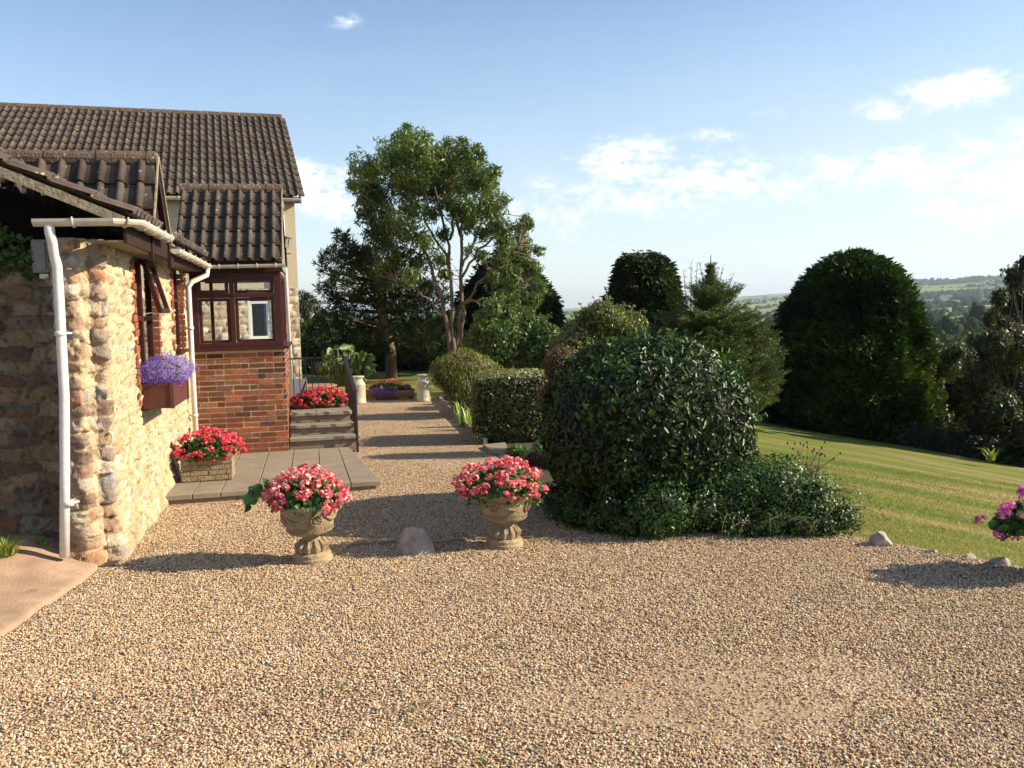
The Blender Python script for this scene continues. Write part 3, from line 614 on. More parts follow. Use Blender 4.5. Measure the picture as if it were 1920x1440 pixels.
def wall():
    path = [(-3.2, .24), (-.37, .22), (-.31, -.15), (-.165, -.17), (-.11, -.02), (0, -.01), (0.0, 4.92)]
    seg = [np.hypot(path[i + 1][0] - path[i][0], path[i + 1][1] - path[i][1]) for i in range(len(path) - 1)]; cum = np.concatenate([[0], np.cumsum(seg)])
    st = .0115; s = np.arange(0, cum[-1], st); zt = np.arange(-.05, 2.66, st)
    A = np.interp(s, cum, [p[0] for p in path]); B = np.interp(s, cum, [p[1] for p in path])
    dA, dB = np.gradient(A), np.gradient(B); k = np.ones(9) / 9
    dA = np.convolve(np.pad(dA, 4, 'edge'), k, 'valid'); dB = np.convolve(np.pad(dB, 4, 'edge'), k, 'valid'); ln = np.hypot(dA, dB); nA, nB = dB / ln, -dA / ln
    A = np.convolve(np.pad(A, 2, 'edge'), np.ones(5) / 5, 'valid'); B = np.convolve(np.pad(B, 2, 'edge'), np.ones(5) / 5, 'valid')
    S, Z = np.meshgrid(s, zt, indexing='ij'); east = sstep(cum[5] + .02, cum[5] + .14, S)
    cf, ef = rubble(S, Z, .24, .12, 21, .85, .75); tf = rubble.tilt; ce, ee = rubble(S, Z, .13, .085, 31, .35, .8)
    # big quoins up the pier faces, set in smeared cream mortar
    relf = sstep(.025, .075, ef) * (.024 + .012 * cf - .040 * tf); te = rubble.tilt; rele = sstep(.0, .25, ee) * (1 - 1.3 * te) * (.006 + .024 * ce)
    rough = (fbm(S * 20, Z * 20, None, 2, 4) - .5) * .040 + (fbm(S * 3, Z * 3, None, 6, 3) - .5) * .05
    rel = relf * (1 - east) + rele * east + rough * (1 - .35 * east)
    flare = .07 * np.clip((.38 - Z) / .38, 0, 1) ** 1.6
    rel = rel + flare
    mort_f = np.array([.43, .33, .20]); mort_e = np.array([.50, .42, .26])
    mf = sstep(.03, .07, ef)[..., None]; me_ = (sstep(.06, .24, ee) * sstep(.35, .55, fbm(S * 6, Z * 7, None, 14, 3)))[..., None]
    # more mortar smear on the narrow return faces
    ret = ((S > cum[2] + .2) & (S < cum[4] - .0))[..., None]
    colf = mort_f * (1 - mf) + palette(cf, PALF) * mf; colf = np.where(ret, colf * .6 + np.array([.56, .45, .27]) * .4, colf)
    cole = (mort_e * (1 - me_) + palette(ce, PALE) * me_) * .86
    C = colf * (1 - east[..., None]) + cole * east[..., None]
    # orange-brown damp near the ground, dark pits
    damp = (sstep(.55, .0, Z) * sstep(.35, .6, fbm(S * 4, Z * 5, None, 44, 3)))[..., None]; C = C * (1 - damp * .6) + np.array([.36, .19, .09]) * damp * .6
    left = sstep(cum[1] + .1, cum[1] - .2, S)[..., None]; C = C * (1 - .55 * left)  # wall left of the pier darkened: the recess shade is painted in
    pit = sstep(.66, .74, fbm(S * 17, Z * 17, None, 77, 3))[..., None]; C = C * (1 - .35 * pit); rel = rel - .012 * pit[..., 0]
    PA = A[:, None] + nA[:, None] * rel; PB = B[:, None] + nB[:, None] * rel
    V = (C0 + PA[..., None] * E1 + PB[..., None] * E2 + Z[..., None] * EZ)
    ns, nz = S.shape; idx = np.arange(ns * nz).reshape(ns, nz)
    Fq = np.stack([idx[:-1, :-1], idx[1:, :-1], idx[1:, 1:], idx[:-1, 1:]], -1)
    Sc, Zc = S[:-1, :-1] - cum[5], Z[:-1, :-1]; keep = np.ones(Sc.shape, bool)
    for (a, b, z0, z1) in WIN: keep &= ~((Sc > a - .01) & (Sc < b + .01) & (Zc > z0 - .01) & (Zc < z1))
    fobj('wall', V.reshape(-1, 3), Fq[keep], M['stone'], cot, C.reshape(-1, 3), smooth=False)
wall()
def bricks(g, fr, a0, a1, z0, rows, b, face=1, rowh=.0745, bl=.222, prot=.004, seed=0):
    """running bond on a vertical plane; fr(a, b, z); face bricks proud of plane b by prot towards -b"""
    rg = np.random.default_rng(seed); pal = [(.36, .105, .055), (.42, .13, .065), (.30, .09, .055), (.20, .075, .055), (.15, .075, .06), (.40, .17, .09), (.34, .12, .06), (.27, .13, .09), (.44, .15, .075)]
    for r in range(rows):
        x = a0 - (bl / 2 if r % 2 else 0); z = z0 + r * rowh
        while x < a1 - .005:
            l_ = bl if rg.random() < .72 else bl / 2; x0, x1 = max(x, a0), min(x + l_ - .018, a1)
            if x1 - x0 > .03:
                c = np.array(pal[rg.integers(len(pal))]) * rg.uniform(.40, .82); p = prot + rg.uniform(-.002, .003)
                g.fb(fr, x0, x1, b - p, b + .02, z + .009, z + rowh - .009, c, .002)
            x += l_
def cottage_parts():
    # window reveals, brick jambs, frames
    for wi, (a, b, z0, z1) in enumerate(WIN):
        j = G(); j2 = G()
        for r in range(int((2.6 - z0) / .075)):
            z = z0 + r * .075
            for (s0, s1) in (((a - .10 - .05 * (r % 2)), a + .01), (b - .01, b + .09 + .05 * (r % 2))):
                c = np.array([.26, .09, .048]) * RNG.uniform(.6, 1.15); (j if s0 < a else j2).fb(wor, -.10, .030 + RNG.uniform(-.006, .006), s0, s1, z + .005, z + .070, c, .004)
        j.build('brick_jamb', M['brick'], cot); j2.build('brick_jamb', M['brick'], cot)
        # dark room behind
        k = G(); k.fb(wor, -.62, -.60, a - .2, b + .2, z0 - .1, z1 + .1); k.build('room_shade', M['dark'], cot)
        wf = G(); w = .055; x0, x1 = -.085, -.03
        wf.fb(wor, x0, x1, a + .012, a + w, z0, z1); wf.fb(wor, x0, x1, b - w, b - .012, z0, z1)
        wf.fb(wor, x0 + .001, x1 - .001, a + w, b - w, z0, z0 + w); wf.fb(wor, x0 + .001, x1 - .001, a + w, b - w, z1 - w, z1)
        mid = (a + b) / 2 - .04; wf.fb(wor, x0 + .002, x1 + .012, mid - .03, mid + .03, z0 + w, z1 - w)
        zt = z0 + (z1 - z0) * .58 if wi == 0 else z0 + .62
        wf.fb(wor, x0 + .003, x1 + .006, a + w, mid - .03, zt - .025, zt + .025); wf.fb(wor, x0 + .003, x1 + .006, mid + .03, b - w, zt - .025, zt + .025)
        W_ = wf.build('window', M['oxblood'], cot, bevel=.004)
        p = G()
        cells = [(a + w, mid - .03, z0 + w, zt - .025), (a + w, mid - .03, zt + .025, z1 - w), (mid + .03, b - w, z0 + w, zt - .025)]
        if wi == 1: cells.append((mid + .03, b - w, zt + .025, z1 - w))
        for (s0, s1, u0, u1) in cells: p.add([wor(-.06, s0, u0), wor(-.06, s1, u0), wor(-.06, s1, u1), wor(-.06, s0, u1)], [(0, 1, 2, 3)])
        p.build('pane', M['glass'], W_)
        sl = G(); sl.fb(wor, -.09, .075, a + .012, b - .012, z0 - .045, z0 - .002); sl.build('sill', M['oxblood'], W_, bevel=.004)
        if wi == 0:
            # top hung sash propped open
            ang = rad(15); h0 = .56; s0, s1 = mid + .04, b - .06; hz = z1 - .03
            def sf(q, b_, t):  # q down the sash, t through its thickness
                return wor(-.02 + math.sin(ang) * q + math.cos(ang) * t, b_, hz - math.cos(ang) * q + math.sin(ang) * t)
            g = G(); e = .05
            def bar(q0, q1, b0, b1, t0=0, t1=.045):
                g.hexa([sf(q1, b0, t0), sf(q1, b1, t0), sf(q0, b1, t0), sf(q0, b0, t0), sf(q1, b0, t1), sf(q1, b1, t1), sf(q0, b1, t1), sf(q0, b0, t1)])
            bar(0, h0, s0, s0 + e); bar(0, h0, s1 - e, s1); bar(.001, e, s0 + e, s1 - e, .001, .044); bar(h0 - e, h0 - .001, s0 + e, s1 - e, .001, .044)
            sh = g.build('open_sash', M['oxblood'], cot, bevel=.003); tag(sh, 'top hung sash propped wide open')
            g = G(); g.add([sf(e, s0 + e, .022), sf(h0 - e, s0 + e, .022), sf(h0 - e, s1 - e, .022), sf(e, s1 - e, .022)], [(0, 1, 2, 3)]); g.build('pane', M['glass'], sh)
            g = G(); g.tube([wor(-.03, s0 + .02, zt + .04), sf(h0 - .02, s0 + .02, .0)], .006, 6); g.build('stay_bar', M['upvc'], sh)
    # eaves: soffit, fascia
    f = G(); f.fb(wor, .245, .27, -.28, 4.72, 2.60, 2.76); f.build('fascia', M['darkwood'], cot)
    f = G(); f.fb(wor, -.02, .244, -.27, 4.72, 2.612, 2.624); f.build('soffit', M['verge'], cot)
    # boarded gable under the front verge; its deep shade is painted in near-black
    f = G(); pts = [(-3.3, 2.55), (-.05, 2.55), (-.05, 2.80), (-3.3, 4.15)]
    f.hexa([wor(a, .12, z) for a, z in pts] + [wor(a, .16, z) for a, z in pts]); f.build('gable_boards', M['gable_shade'], cot)
    for a in (-.7, -1.3): pass
    # front roof slope, falling to the right; verge towards the camera
    pz = lambda a: 2.86 + (.26 - a) * .435
    f = G(); a0, a1 = -3.4, .27
    f.hexa([wor(a0, -.345, pz(a0) - .13), wor(a1 - .04, -.345, pz(a1) - .11), wor(a1 - .04, -.30, pz(a1) - .11), wor(a0, -.30, pz(a0) - .13), wor(a0, -.345, pz(a0) - .05), wor(a1, -.345, pz(a1) - .05), wor(a1, -.30, pz(a1) - .05), wor(a0, -.30, pz(a0) - .05)])
    f.build('bargeboard', M['verge'], cot)
    U = -E2; Sx = -E1 * math.cos(math.atan(.435)) + EZ * math.sin(math.atan(.435)); Nn = np.cross(U, Sx); Nn = Nn * np.sign(Nn[2])
    tile_roof('roof', wor(.30, 1.04, pz(.30) - .02), -E2, Sx, 8, .17, 12, .33, cot, M['tile'])
    # second eaves length beyond the cross gable: slope to the right
    tile_roof('roof', wor(.30, 4.75, 2.80), -E2, Sx, 17, .17, 6, .33, cot, M['tile'])
    # cross gable: ridge runs left, tiled slope faces the camera
    zr, er, hw, hr = 3.52, 1.35, .52, .76; pit = math.atan2(hr, hw)
    Sx = E2 * math.cos(pit) + EZ * math.sin(pit)
    tile_roof('roof', wor(-3.39, er - hw, zr - hr), E1, Sx, 21, .175, 3, .31, cot, M['tile'])
    Sx2 = -E2 * math.cos(pit) + EZ * math.sin(pit)
    tile_roof('roof', wor(.285, er + hw, zr - hr), -E1, Sx2, 21, .175, 3, .31, cot, M['tile'])
    r = G(); x = -3.4
    while x < .27:
        r.tube([wor(x, er, zr + .00), wor(min(x + .445, .285), er, zr + .00)], [.085, .078], 12, RNG.uniform(.8, 1.1) * np.ones(3)); x += .45
    r.build('ridge_tiles', M['ridge'], cot)
    b = G()
    for sg, w_ in ((-1, 0), (1, 0)):
        e_end = er + sg * (hw + .04)
        for (t0, t1, dz0, dz1, mat_) in ((.245, .285, -.20, -.03, 0),):
            b.hexa([wor(t0, er, zr + dz0), wor(t1, er, zr + dz0), wor(t1, e_end, zr - hr - .04 + dz0), wor(t0, e_end, zr - hr - .04 + dz0), wor(t0, er, zr + dz1), wor(t1, er, zr + dz1), wor(t1, e_end, zr - hr - .04 + dz1), wor(t0, e_end, zr - hr - .04 + dz1)])
    b.fb(wor, .262, .30, er + hw - .12, er + hw + .05, zr - hr - .24, zr - hr - .06)
    b.build('bargeboard', M['darkwood'], cot)
    b = G(); b.tube([wor(.292, er, zr + .03), wor(.292, er - hw - .02, zr - hr + .01)], .013, 6); b.tube([wor(.292, er, zr + .03), wor(.292, er + hw + .02, zr - hr + .01)], .013, 6); b.build('verge_trim', M['verge'], cot)
    gbl = G(); gbl.hexa([wor(.20, er - hw, zr - hr - .02), wor(.235, er - hw, zr - hr - .02), wor(.235, er + hw, zr - hr - .02), wor(.20, er + hw, zr - hr - .02), wor(.20, er - .02, zr - .08), wor(.235, er - .02, zr - .08), wor(.235, er + .02, zr - .08), wor(.20, er + .02, zr - .08)]); gbl.build('gable_boards', M['darkwood'], cot)
def gutter(name, pts, r, parent, mt, brk=.55):
    """half round gutter with a rolled lip, seen from below; brackets every brk"""
    g = G(); pts = [np.array(p, float) for p in pts]; n = 9; m = len(pts); vs = []
    for i, p in enumerate(pts):
        d = pts[min(i + 1, m - 1)] - pts[max(i - 1, 0)]; d[2] = 0; d /= np.linalg.norm(d); s = np.cross(d, EZ)
        if 0 < i < m - 1:
            d0 = pts[i] - pts[i - 1]; d0[2] = 0; d0 /= np.linalg.norm(d0); sc = 1 / max(.5, abs(d0 @ d))
        else: sc = 1
        for q in range(2):
            rr = r - .004 * q
            for k in range(n): t = math.pi * k / (n - 1); vs.append(p + s * math.cos(t) * rr * sc - EZ * math.sin(t) * rr * 1.0)
    f = []
    for i in range(m - 1):
        for q in range(2):
            for k in range(n - 1): o = i * 2 * n + q * n + k; o2 = o + 2 * n; f.append((o, o + 1, o2 + 1, o2))
        for k in (0, n - 1): f.append((i * 2 * n + k, i * 2 * n + n + k, (i + 1) * 2 * n + n + k, (i + 1) * 2 * n + k))
    for i in (0, m - 1): f.append(tuple(i * 2 * n + k for k in range(n)))
    g.add(vs, f); ob = g.build(name, mt, parent)
    c = G()
    for i in range(m - 1):
        L_ = np.linalg.norm(pts[i + 1] - pts[i]); d = (pts[i + 1] - pts[i]) / L_; k = max(1, int(L_ / brk)); s = np.cross([d[0], d[1], 0], EZ)
        for j in range(k):
            p = pts[i] + d * L_ * (j + .5) / k; ring = [p + s * math.cos(math.pi * t / 10) * (r + .005) - EZ * math.sin(math.pi * t / 10) * (r + .005) for t in range(11)]
            ring = [ring[0] + EZ * .012] + ring + [ring[-1] + EZ * .012]; c = G(); c.tube(ring, .008, 5); c.build('gutter_bracket', mt, ob)
    return ob
def tile_roof(name, O, U, S, nrib, rw, nc, ga, parent, mt, ribh=.050, thick=.034):
    U, S = np.array(U), np.array(S); Nn = np.cross(U, S); Nn = Nn * (1 if Nn[2] > 0 else -1); m = 18; nx = nrib * m + 1
    x = np.arange(nx) / m * rw; ph = (np.arange(nx) / m) % 1
    h = np.where(ph < .42, np.sqrt(np.clip(1 - (ph / .21 - 1) ** 2, 0, 1)), 0) * ribh
    V = []; Fc = []; C = []
    rg = np.random.default_rng(nrib * 31 + nc)
    for j in range(nc):
        tid = rg.uniform(.72, 1.18, nrib + 1)[(np.arange(nx) / m + .3).astype(int) % (nrib + 1)]; dz = rg.uniform(0, .004, nrib + 1)[(np.arange(nx) / m).astype(int) % (nrib + 1)]
        for (s, up) in ((j * ga + .035, -.006), (j * ga - .025, thick * .35), (j * ga - .025, thick), ((j + 1) * ga + .03, .000)):
            P = O + U * x[:, None] + S * s + Nn * (h + up + dz)[:, None]; V.append(P); C.append(np.repeat(tid[:, None], 3, 1) * np.array([1, rg.uniform(.95, 1.03), rg.uniform(.9, 1.02)]))
    V = np.concatenate(V); C = np.concatenate(C)
    for j in range(nc):
        for q in range(3):
            a = (j * 4 + q) * nx + np.arange(nx - 1); Fc.append(np.stack([a, a + 1, a + 1 + nx, a + nx], 1))
    o = fobj(name, V, np.concatenate(Fc), mt, parent, C); return o
cottage_parts()
g1 = gutter('gutter', [wor(-.37, -.39, 2.775), wor(.20, -.39, 2.78), wor(.34, -.28, 2.78), wor(.345, .2, 2.785), wor(.345, 1.35, 2.785)], .056, cot, M['gutter'], .3)
g2 = gutter('gutter', [wor(.34, 1.75, 2.70), wor(.34, 3.2, 2.70), wor(.34, 4.66, 2.69)], .052, cot, M['gutter'], .4)
def pipe(name, pts, r, parent, mt=None, clips=(), wall=None):
    g = G(); g.tube(pts, r, 14)
    for t in clips:
        p = np.array(t); g.tube([p - EZ * .02, p + EZ * .02], r + .006, 14); 
        if wall is not None: g.tube([p, p + np.array(wall)], .008, 6)
    return g.build(name, mt or M['upvc'], parent, smooth=True)
pA = lambda u, v, b: C0 + ((on2(u, v, b)[0]) * E1 + b * E2 + on2(u, v, b)[1] * EZ)
def on2(u, v, b):
    d = ray(u, v); t = (b - (CAM - C0) @ E2) / (d @ E2); p = CAM + d * t; return (p - C0) @ E1, p[2]
def on1(u, v, a):
    d = ray(u, v); t = (a - (CAM - C0) @ E1) / (d @ E1); p = CAM + d * t; return (p - C0) @ E2, p[2]
bt = -.30; a_t, _ = on2(96, 440, -.39); a_m, _ = on2(107, 500, bt); a_b, zb = on2(120, 1028, bt)
pipe('downpipe', [wor(a_t - .01, -.39, 2.77), wor(a_t - .01, -.39, 2.67), wor(a_t, -.375, 2.61), wor(a_m - .01, -.315, 2.49), wor(a_m, -.30, 2.43), wor(a_m, -.30, 2.2), wor(a_m - .01, -.30, 1.4), wor((a_m + a_b) / 2, -.30, .8), wor(a_b, -.30, .12)], .038, cot,
     clips=[wor(a_m - .008, -.30, 1.90), wor((a_m + a_b) / 2 + .01, -.30, .55)], wall=E1 * .07 + E2 * .05)
pipe('downpipe', [wor(.34, 4.62, 2.66), wor(.33, 4.60, 2.56), wor(.15, 4.52, 2.47), wor(.10, 4.50, 2.40), wor(.095, 4.50, 1.4), wor(.095, 4.50, .12)], .035, cot, clips=[wor(.1, 4.50, 1.86), wor(.096, 4.50, .7)], wall=-E1 * .08)
# ============================================================ BRICK PORCH
por = thing('brick_porch', 'glazed porch with dark red frames standing on a low red brick wall', 'porch', tuple(wor(.7, 6, 0)))
def porch():
    b = 4.90
    m = G(); m.fb(wor, .02, 1.272, b, b + .1, .05, 1.53); m.fb(wor, 1.18, 1.272, b + .1, 7.0, .05, 1.53); m.fb(wor, .02, 1.17, 6.92, 7.0, .05, 1.3); wl = m.build('wall', M['mortar'], por)
    g = G(); bricks(g, wor, .02, 1.275, .085, 19, b, seed=3); g.build('brickwork', M['brick'], wl)
    g = G(); bricks(g, lambda a, bb, z: wor(1.272 - (bb), b + a, z), .0, 2.1, .085, 19, 0, seed=4); g.build('brickwork', M['brick'], wl)
    s = G(); s.fb(wor, .03, 1.335, b - .06, b + .12, 1.535, 1.575); s.fb(wor, 1.17, 1.334, b + .121, 7.0, 1.536, 1.574); s.build('sill', M['oxblood'], por, bevel=.004)
    z0, z1 = 1.576, 2.60; zt = 2.285
    f = G(); x0, x1 = b + .01, b + .075
    f.fb(wor, .06, .155, x0, x1, z0, z1); f.fb(wor, 1.165, 1.262, x0, x1 + .03, z0, z1); f.fb(wor, .575, .635, x0 + .001, x1, z0 + .06, z1 - .07)
    f.fb(wor, .155, 1.165, x0 + .002, x1, z0, z0 + .06); f.fb(wor, .155, 1.165, x0 + .002, x1, z1 - .075, z1)
    f.fb(wor, .155, .575, x0 + .003, x1 - .005, zt - .03, zt + .03); f.fb(wor, .635, 1.165, x0 + .003, x1 - .005, zt - .03, zt + .03)
    # side and back frames
    for e in (5.6, 6.3, 6.93): f.fb(wor, 1.2, 1.258, e, e + .06, z0, z1 - .07)
    f.fb(wor, 1.199, 1.259, x1 + .03, 7.0, z1 - .07, z1); f.fb(wor, 1.199, 1.259, x1 + .03, 7.0, z0, z0 + .05)
    for a in (.1, .42, 1.12): f.fb(wor, a, a + .05, 6.93, 6.99, z0 - .25, z1 - .07)
    f.fb(wor, .04, 1.198, 6.931, 6.989, z1 - .07, z1); 
    fr = f.build('window_frame', M['oxblood'], por, bevel=.003)
    # opening top light, slightly ajar, and fixed sash rims
    for (a0, a1, u0, u1, off) in ((.16, .57, zt + .03, z1 - .075, -.05), (.64, 1.16, zt + .032, z1 - .077, .02), (.16, .57, z0 + .062, zt - .032, .02), (.64, 1.16, z0 + .062, zt - .032, .02)):
        w = .042 if off > 0 else .05; g = G(); y0 = b + .02 + off; y1 = y0 + .035
        g.fb(wor, a0, a0 + w, y0, y1, u0, u1); g.fb(wor, a1 - w, a1, y0, y1, u0, u1); g.fb(wor, a0 + w, a1 - w, y0 + .001, y1, u0, u0 + w); g.fb(wor, a0 + w, a1 - w, y0 + .001, y1, u1 - w, u1)
        o = g.build('sash', M['oxblood'], por, bevel=.003); p = G(); p.add([wor(a0 + w, y0 + .02, u0 + w), wor(a1 - w, y0 + .02, u0 + w), wor(a1 - w, y0 + .02, u1 - w), wor(a0 + w, y0 + .02, u1 - w)], [(0, 1, 2, 3)]); p.build('pane', M['glass'], o)
    p = G(); 
    for (e0, e1) in ((5.02, 5.6), (5.66, 6.3), (6.36, 6.93)): p.add([wor(1.23, e0, z0 + .05), wor(1.23, e1, z0 + .05), wor(1.23, e1, z1 - .07), wor(1.23, e0, z1 - .07)], [(0, 1, 2, 3)])
    p.build('pane', M['glass'], fr)
    # roof
    pit = rad(43); er, zr = 5.92, 3.72; hw = 1.2; run = 1.17; Sx = E2 * math.cos(pit) + EZ * math.sin(pit); sl = run / math.cos(pit)
    e0 = 4.75; ze = 2.755
    nr = 9; tile_roof('roof', wor(-.10, e0, ze), E1, Sx, nr, .156, 5, sl / 5, por, M['tile'])
    rz = ze + run * math.tan(pit)
    Sx2 = -E2 * math.cos(pit) + EZ * math.sin(pit); tile_roof('roof', wor(1.305, e0 + 2 * run, ze), -E1, Sx2, nr, .156, 5, sl / 5, por, M['tile'])
    r = G(); x = -.12
    while x < 1.27: r.tube([wor(x, e0 + run, rz + .01), wor(min(x + .40, 1.315), e0 + run, rz + .01)], [.09, .083], 12); x += .405
    r.build('ridge_tiles', M['ridge'], por)
    f = G(); f.fb(wor, -.05, 1.30, e0 + .05, e0 + .075, 2.602, 2.75); f.fb(wor, -.05, 1.29, e0 + .076, b + .12, 2.604, 2.616); f.build('fascia', M['darkwood'], por)
    g = G(); g.hexa([wor(1.255, e0 + .1, ze - .1), wor(1.285, e0 + .1, ze - .1), wor(1.285, e0 + 2 * run - .1, ze - .1), wor(1.255, e0 + 2 * run - .1, ze - .1), wor(1.255, e0 + run - .02, rz - .05), wor(1.285, e0 + run - .02, rz - .05), wor(1.285, e0 + run + .02, rz - .05), wor(1.255, e0 + run + .02, rz - .05)]); g.build('gable', M['verge'], por)
    g = G(); g.fb(wor, .02, 1.2, 5.05, 6.9, 2.60, 2.61); g.build('ceiling', M['pebbledash'], por)
    g = G(); g.tube([wor(1.308, e0 - .01, ze + .035), wor(1.308, e0 + run, rz + .05)], .012, 6); g.build('verge_trim', M['verge'], por)
    gutter('gutter', [wor(.36, 4.70, 2.69), wor(1.34, 4.70, 2.70)], .046, por, M['gutter'], .24)
porch()
# ============================================================ MAIN HOUSE
mh = thing('main_house', 'two storey house with long ribbed tile roof, pebbledash upper wall and rough stone below', 'house', tuple(worm(-4, 3, 0)))
def mainhouse():
    # stone lower wall with relief, pebbledash above
    st = .03; s = np.arange(-5.2, .001, st); z = np.arange(0, 2.56, st); S, Z = np.meshgrid(s, z, indexing='ij')
    c, e = rubble(S, Z, .26, .15, 51, .6, .5); rel = sstep(.02, .2, e) * (.02 + .03 * c) + (fbm(S * 12, Z * 12, None, 4, 3) - .5) * .02
    mf = sstep(.03, .12, e)[..., None]; C = np.array([.60, .50, .34]) * (1 - mf) + palette(c, [(.50, .38, .25), (.42, .30, .2), (.58, .47, .32), (.46, .39, .3), (.62, .52, .38)]) * mf
    V = M0 + S[..., None] * F1 - rel[..., None] * F2 + Z[..., None] * EZ; n0, n1 = S.shape; idx = np.arange(n0 * n1).reshape(n0, n1)
    Fq = np.stack([idx[:-1, :-1], idx[1:, :-1], idx[1:, 1:], idx[:-1, 1:]], -1)
    u0, zz0 = onm(464, 567); u1, zz1 = onm(509, 634); wa, wb, wz0, wz1 = u0, u1, zz1, 2.50
    keep = ~((S[:-1, :-1] > wa - .02) & (S[:-1, :-1] < wb) & (Z[:-1, :-1] > wz0 - .02) & (Z[:-1, :-1] < wz1))
    fobj('stone_wall', V.reshape(-1, 3), Fq[keep], M['stone'], mh, C.reshape(-1, 3))
    g = G(); g.fb(worm, -5.2, -.0, .01, .25, 2.56, 4.42)
    g.fb(worm, -.25, -.003, .25, 7.6, 2.56, 4.42); g.build('pebbledash_wall', M['pebbledash'], mh)
    g = G(); g.fb(worm, -.25, .0, .002, 7.6, 0, 2.56); 
    g.hexa([worm(-.24, .1, 4.42), worm(-.005, .1, 4.42), worm(-.005, 7.6, 4.42), worm(-.24, 7.6, 4.42), worm(-.24, 4.1, 6.56), worm(-.005, 4.1, 6.56), worm(-.005, 4.3, 6.56), worm(-.24, 4.3, 6.56)])
    g.build('side_wall', M['pebbledash'], mh)
    w = G(); 
    w.fb(worm, wa, wa + .05, -.01, .06, wz0, wz1); w.fb(worm, wb - .05, wb, -.01, .06, wz0, wz1)
    for zz in (wz0, wz1 - .05, zz0 - .03): w.fb(worm, wa + .05, wb - .05, -.009, .059, zz, zz + .05)
    w.fb(worm, wa - .03, wb + .03, -.06, .02, wz0 - .035, wz0 - .002)
    # inner sash rim
    w.fb(worm, wa + .05, wa + .08, .0, .05, wz0 + .05, zz0 - .03); w.fb(worm, wb - .08, wb - .05, .0, .05, wz0 + .05, zz0 - .03)
    wo = w.build('window', M['paleframe'], mh)
    p = G(); p.add([worm(wa, .04, wz0), worm(wb, .04, wz0), worm(wb, .04, wz1), worm(wa, .04, wz1)], [(0, 1, 2, 3)]); p.build('pane', M['glass'], wo)
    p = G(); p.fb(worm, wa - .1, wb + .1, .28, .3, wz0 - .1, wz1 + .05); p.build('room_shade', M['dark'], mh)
    run = 4.2; rise = 2.33; pit = math.atan2(rise, run); Sx = F2 * math.cos(pit) + EZ * math.sin(pit); sl = math.hypot(run + .3, rise + .2)
    tile_roof('roof', worm(-10.0 + .11, -.30, 4.40), F1, Sx, 65, .155, 13, sl / 13, mh, M['tile_main'], ribh=.042, thick=.034)
    Sx2 = -F2 * math.cos(pit) + EZ * math.sin(pit); top = worm(.11, -.30, 4.40) + Sx * sl
    tile_roof('roof', top - Sx2 * sl, -F1, Sx2, 65, .155, 13, sl / 13, mh, M['tile_main'], ribh=.042, thick=.034)
    r = G(); x = -10
    while x < .05: r.tube([top - F1 * (.0 - x + .0) * 1 + EZ * .0 - F1 * 0 , top - F1 * (-x) + F1 * min(.44, -x + .02)] if False else [top + F1 * (x - .0), top + F1 * min(x + .44, .0)], [.10, .095], 10); x += .45
    r.build('ridge_tiles', M['ridge'], mh)
    g = G(); g.fb(worm, -6, .10, -.22, -.19, 4.28, 4.40); g.fb(worm, -6, .09, -.19, .01, 4.30, 4.31)
    t0 = worm(.10, -.27, 4.33); g.hexa([t0 - EZ * .08, t0 - EZ * .08 + F1 * .02, top + F1 * .01 - EZ * .16 , top - F1 * .01 - EZ * .16, t0 + EZ * .05, t0 + EZ * .05 + F1 * .02, top + F1 * .01 - EZ * .02, top - F1 * .01 - EZ * .02]); g.build('fascia', M['verge'], mh)
    gutter('gutter', [worm(-5.5, -.30, 4.37), worm(.10, -.30, 4.36)], .06, mh, M['gutter'], .9)
    at_, zt = onm(529, 392, -.1); ab, _ = onm(548, 715, -.1)
    pipe('downpipe', [worm(at_, -.30, 4.34), worm(at_, -.26, 4.22), worm(at_ + .0, -.1, 4.08), worm(at_, -.1, 3.9), worm(ab, -.1, .05)], .036, mh)
    # carriage lantern fixed to the wall beside the pipe
    a, zc = onm(535.5, 461, -.18); l_ = G(); p = worm(a, -.18, 0)
    l_.lathe([(.0, zc + .20), (.13, zc + .155), (.135, zc + .145), (.0, zc + .145)], p, 12); l_.tube([p + EZ * (zc - .40), p + EZ * (zc - .03)], .018, 8); l_.tube([p + EZ * (zc - .16) - F1 * .09, p + EZ * (zc - .16) + F1 * .09], .012, 6)
    l_.tube([p + EZ * (zc - .38), worm(a, .0, zc - .38)], .014, 6); L0 = thing('wall_lantern', 'small black lantern with a wide cap, high beside the far white downpipe', 'lantern', tuple(p + EZ * zc))
    l_.build('lantern_frame', M['iron'], L0); q = G(); q.lathe([(.055, zc - .04), (.085, zc + .13)], p, 6); q.build('lantern_glass', M['glass'], L0)
def onm(u, v, b=0.):
    d = ray(u, v); t = (b - (CAM - M0) @ F2) / (d @ F2); p = CAM + d * t; return (p - M0) @ F1, p[2]
mainhouse()
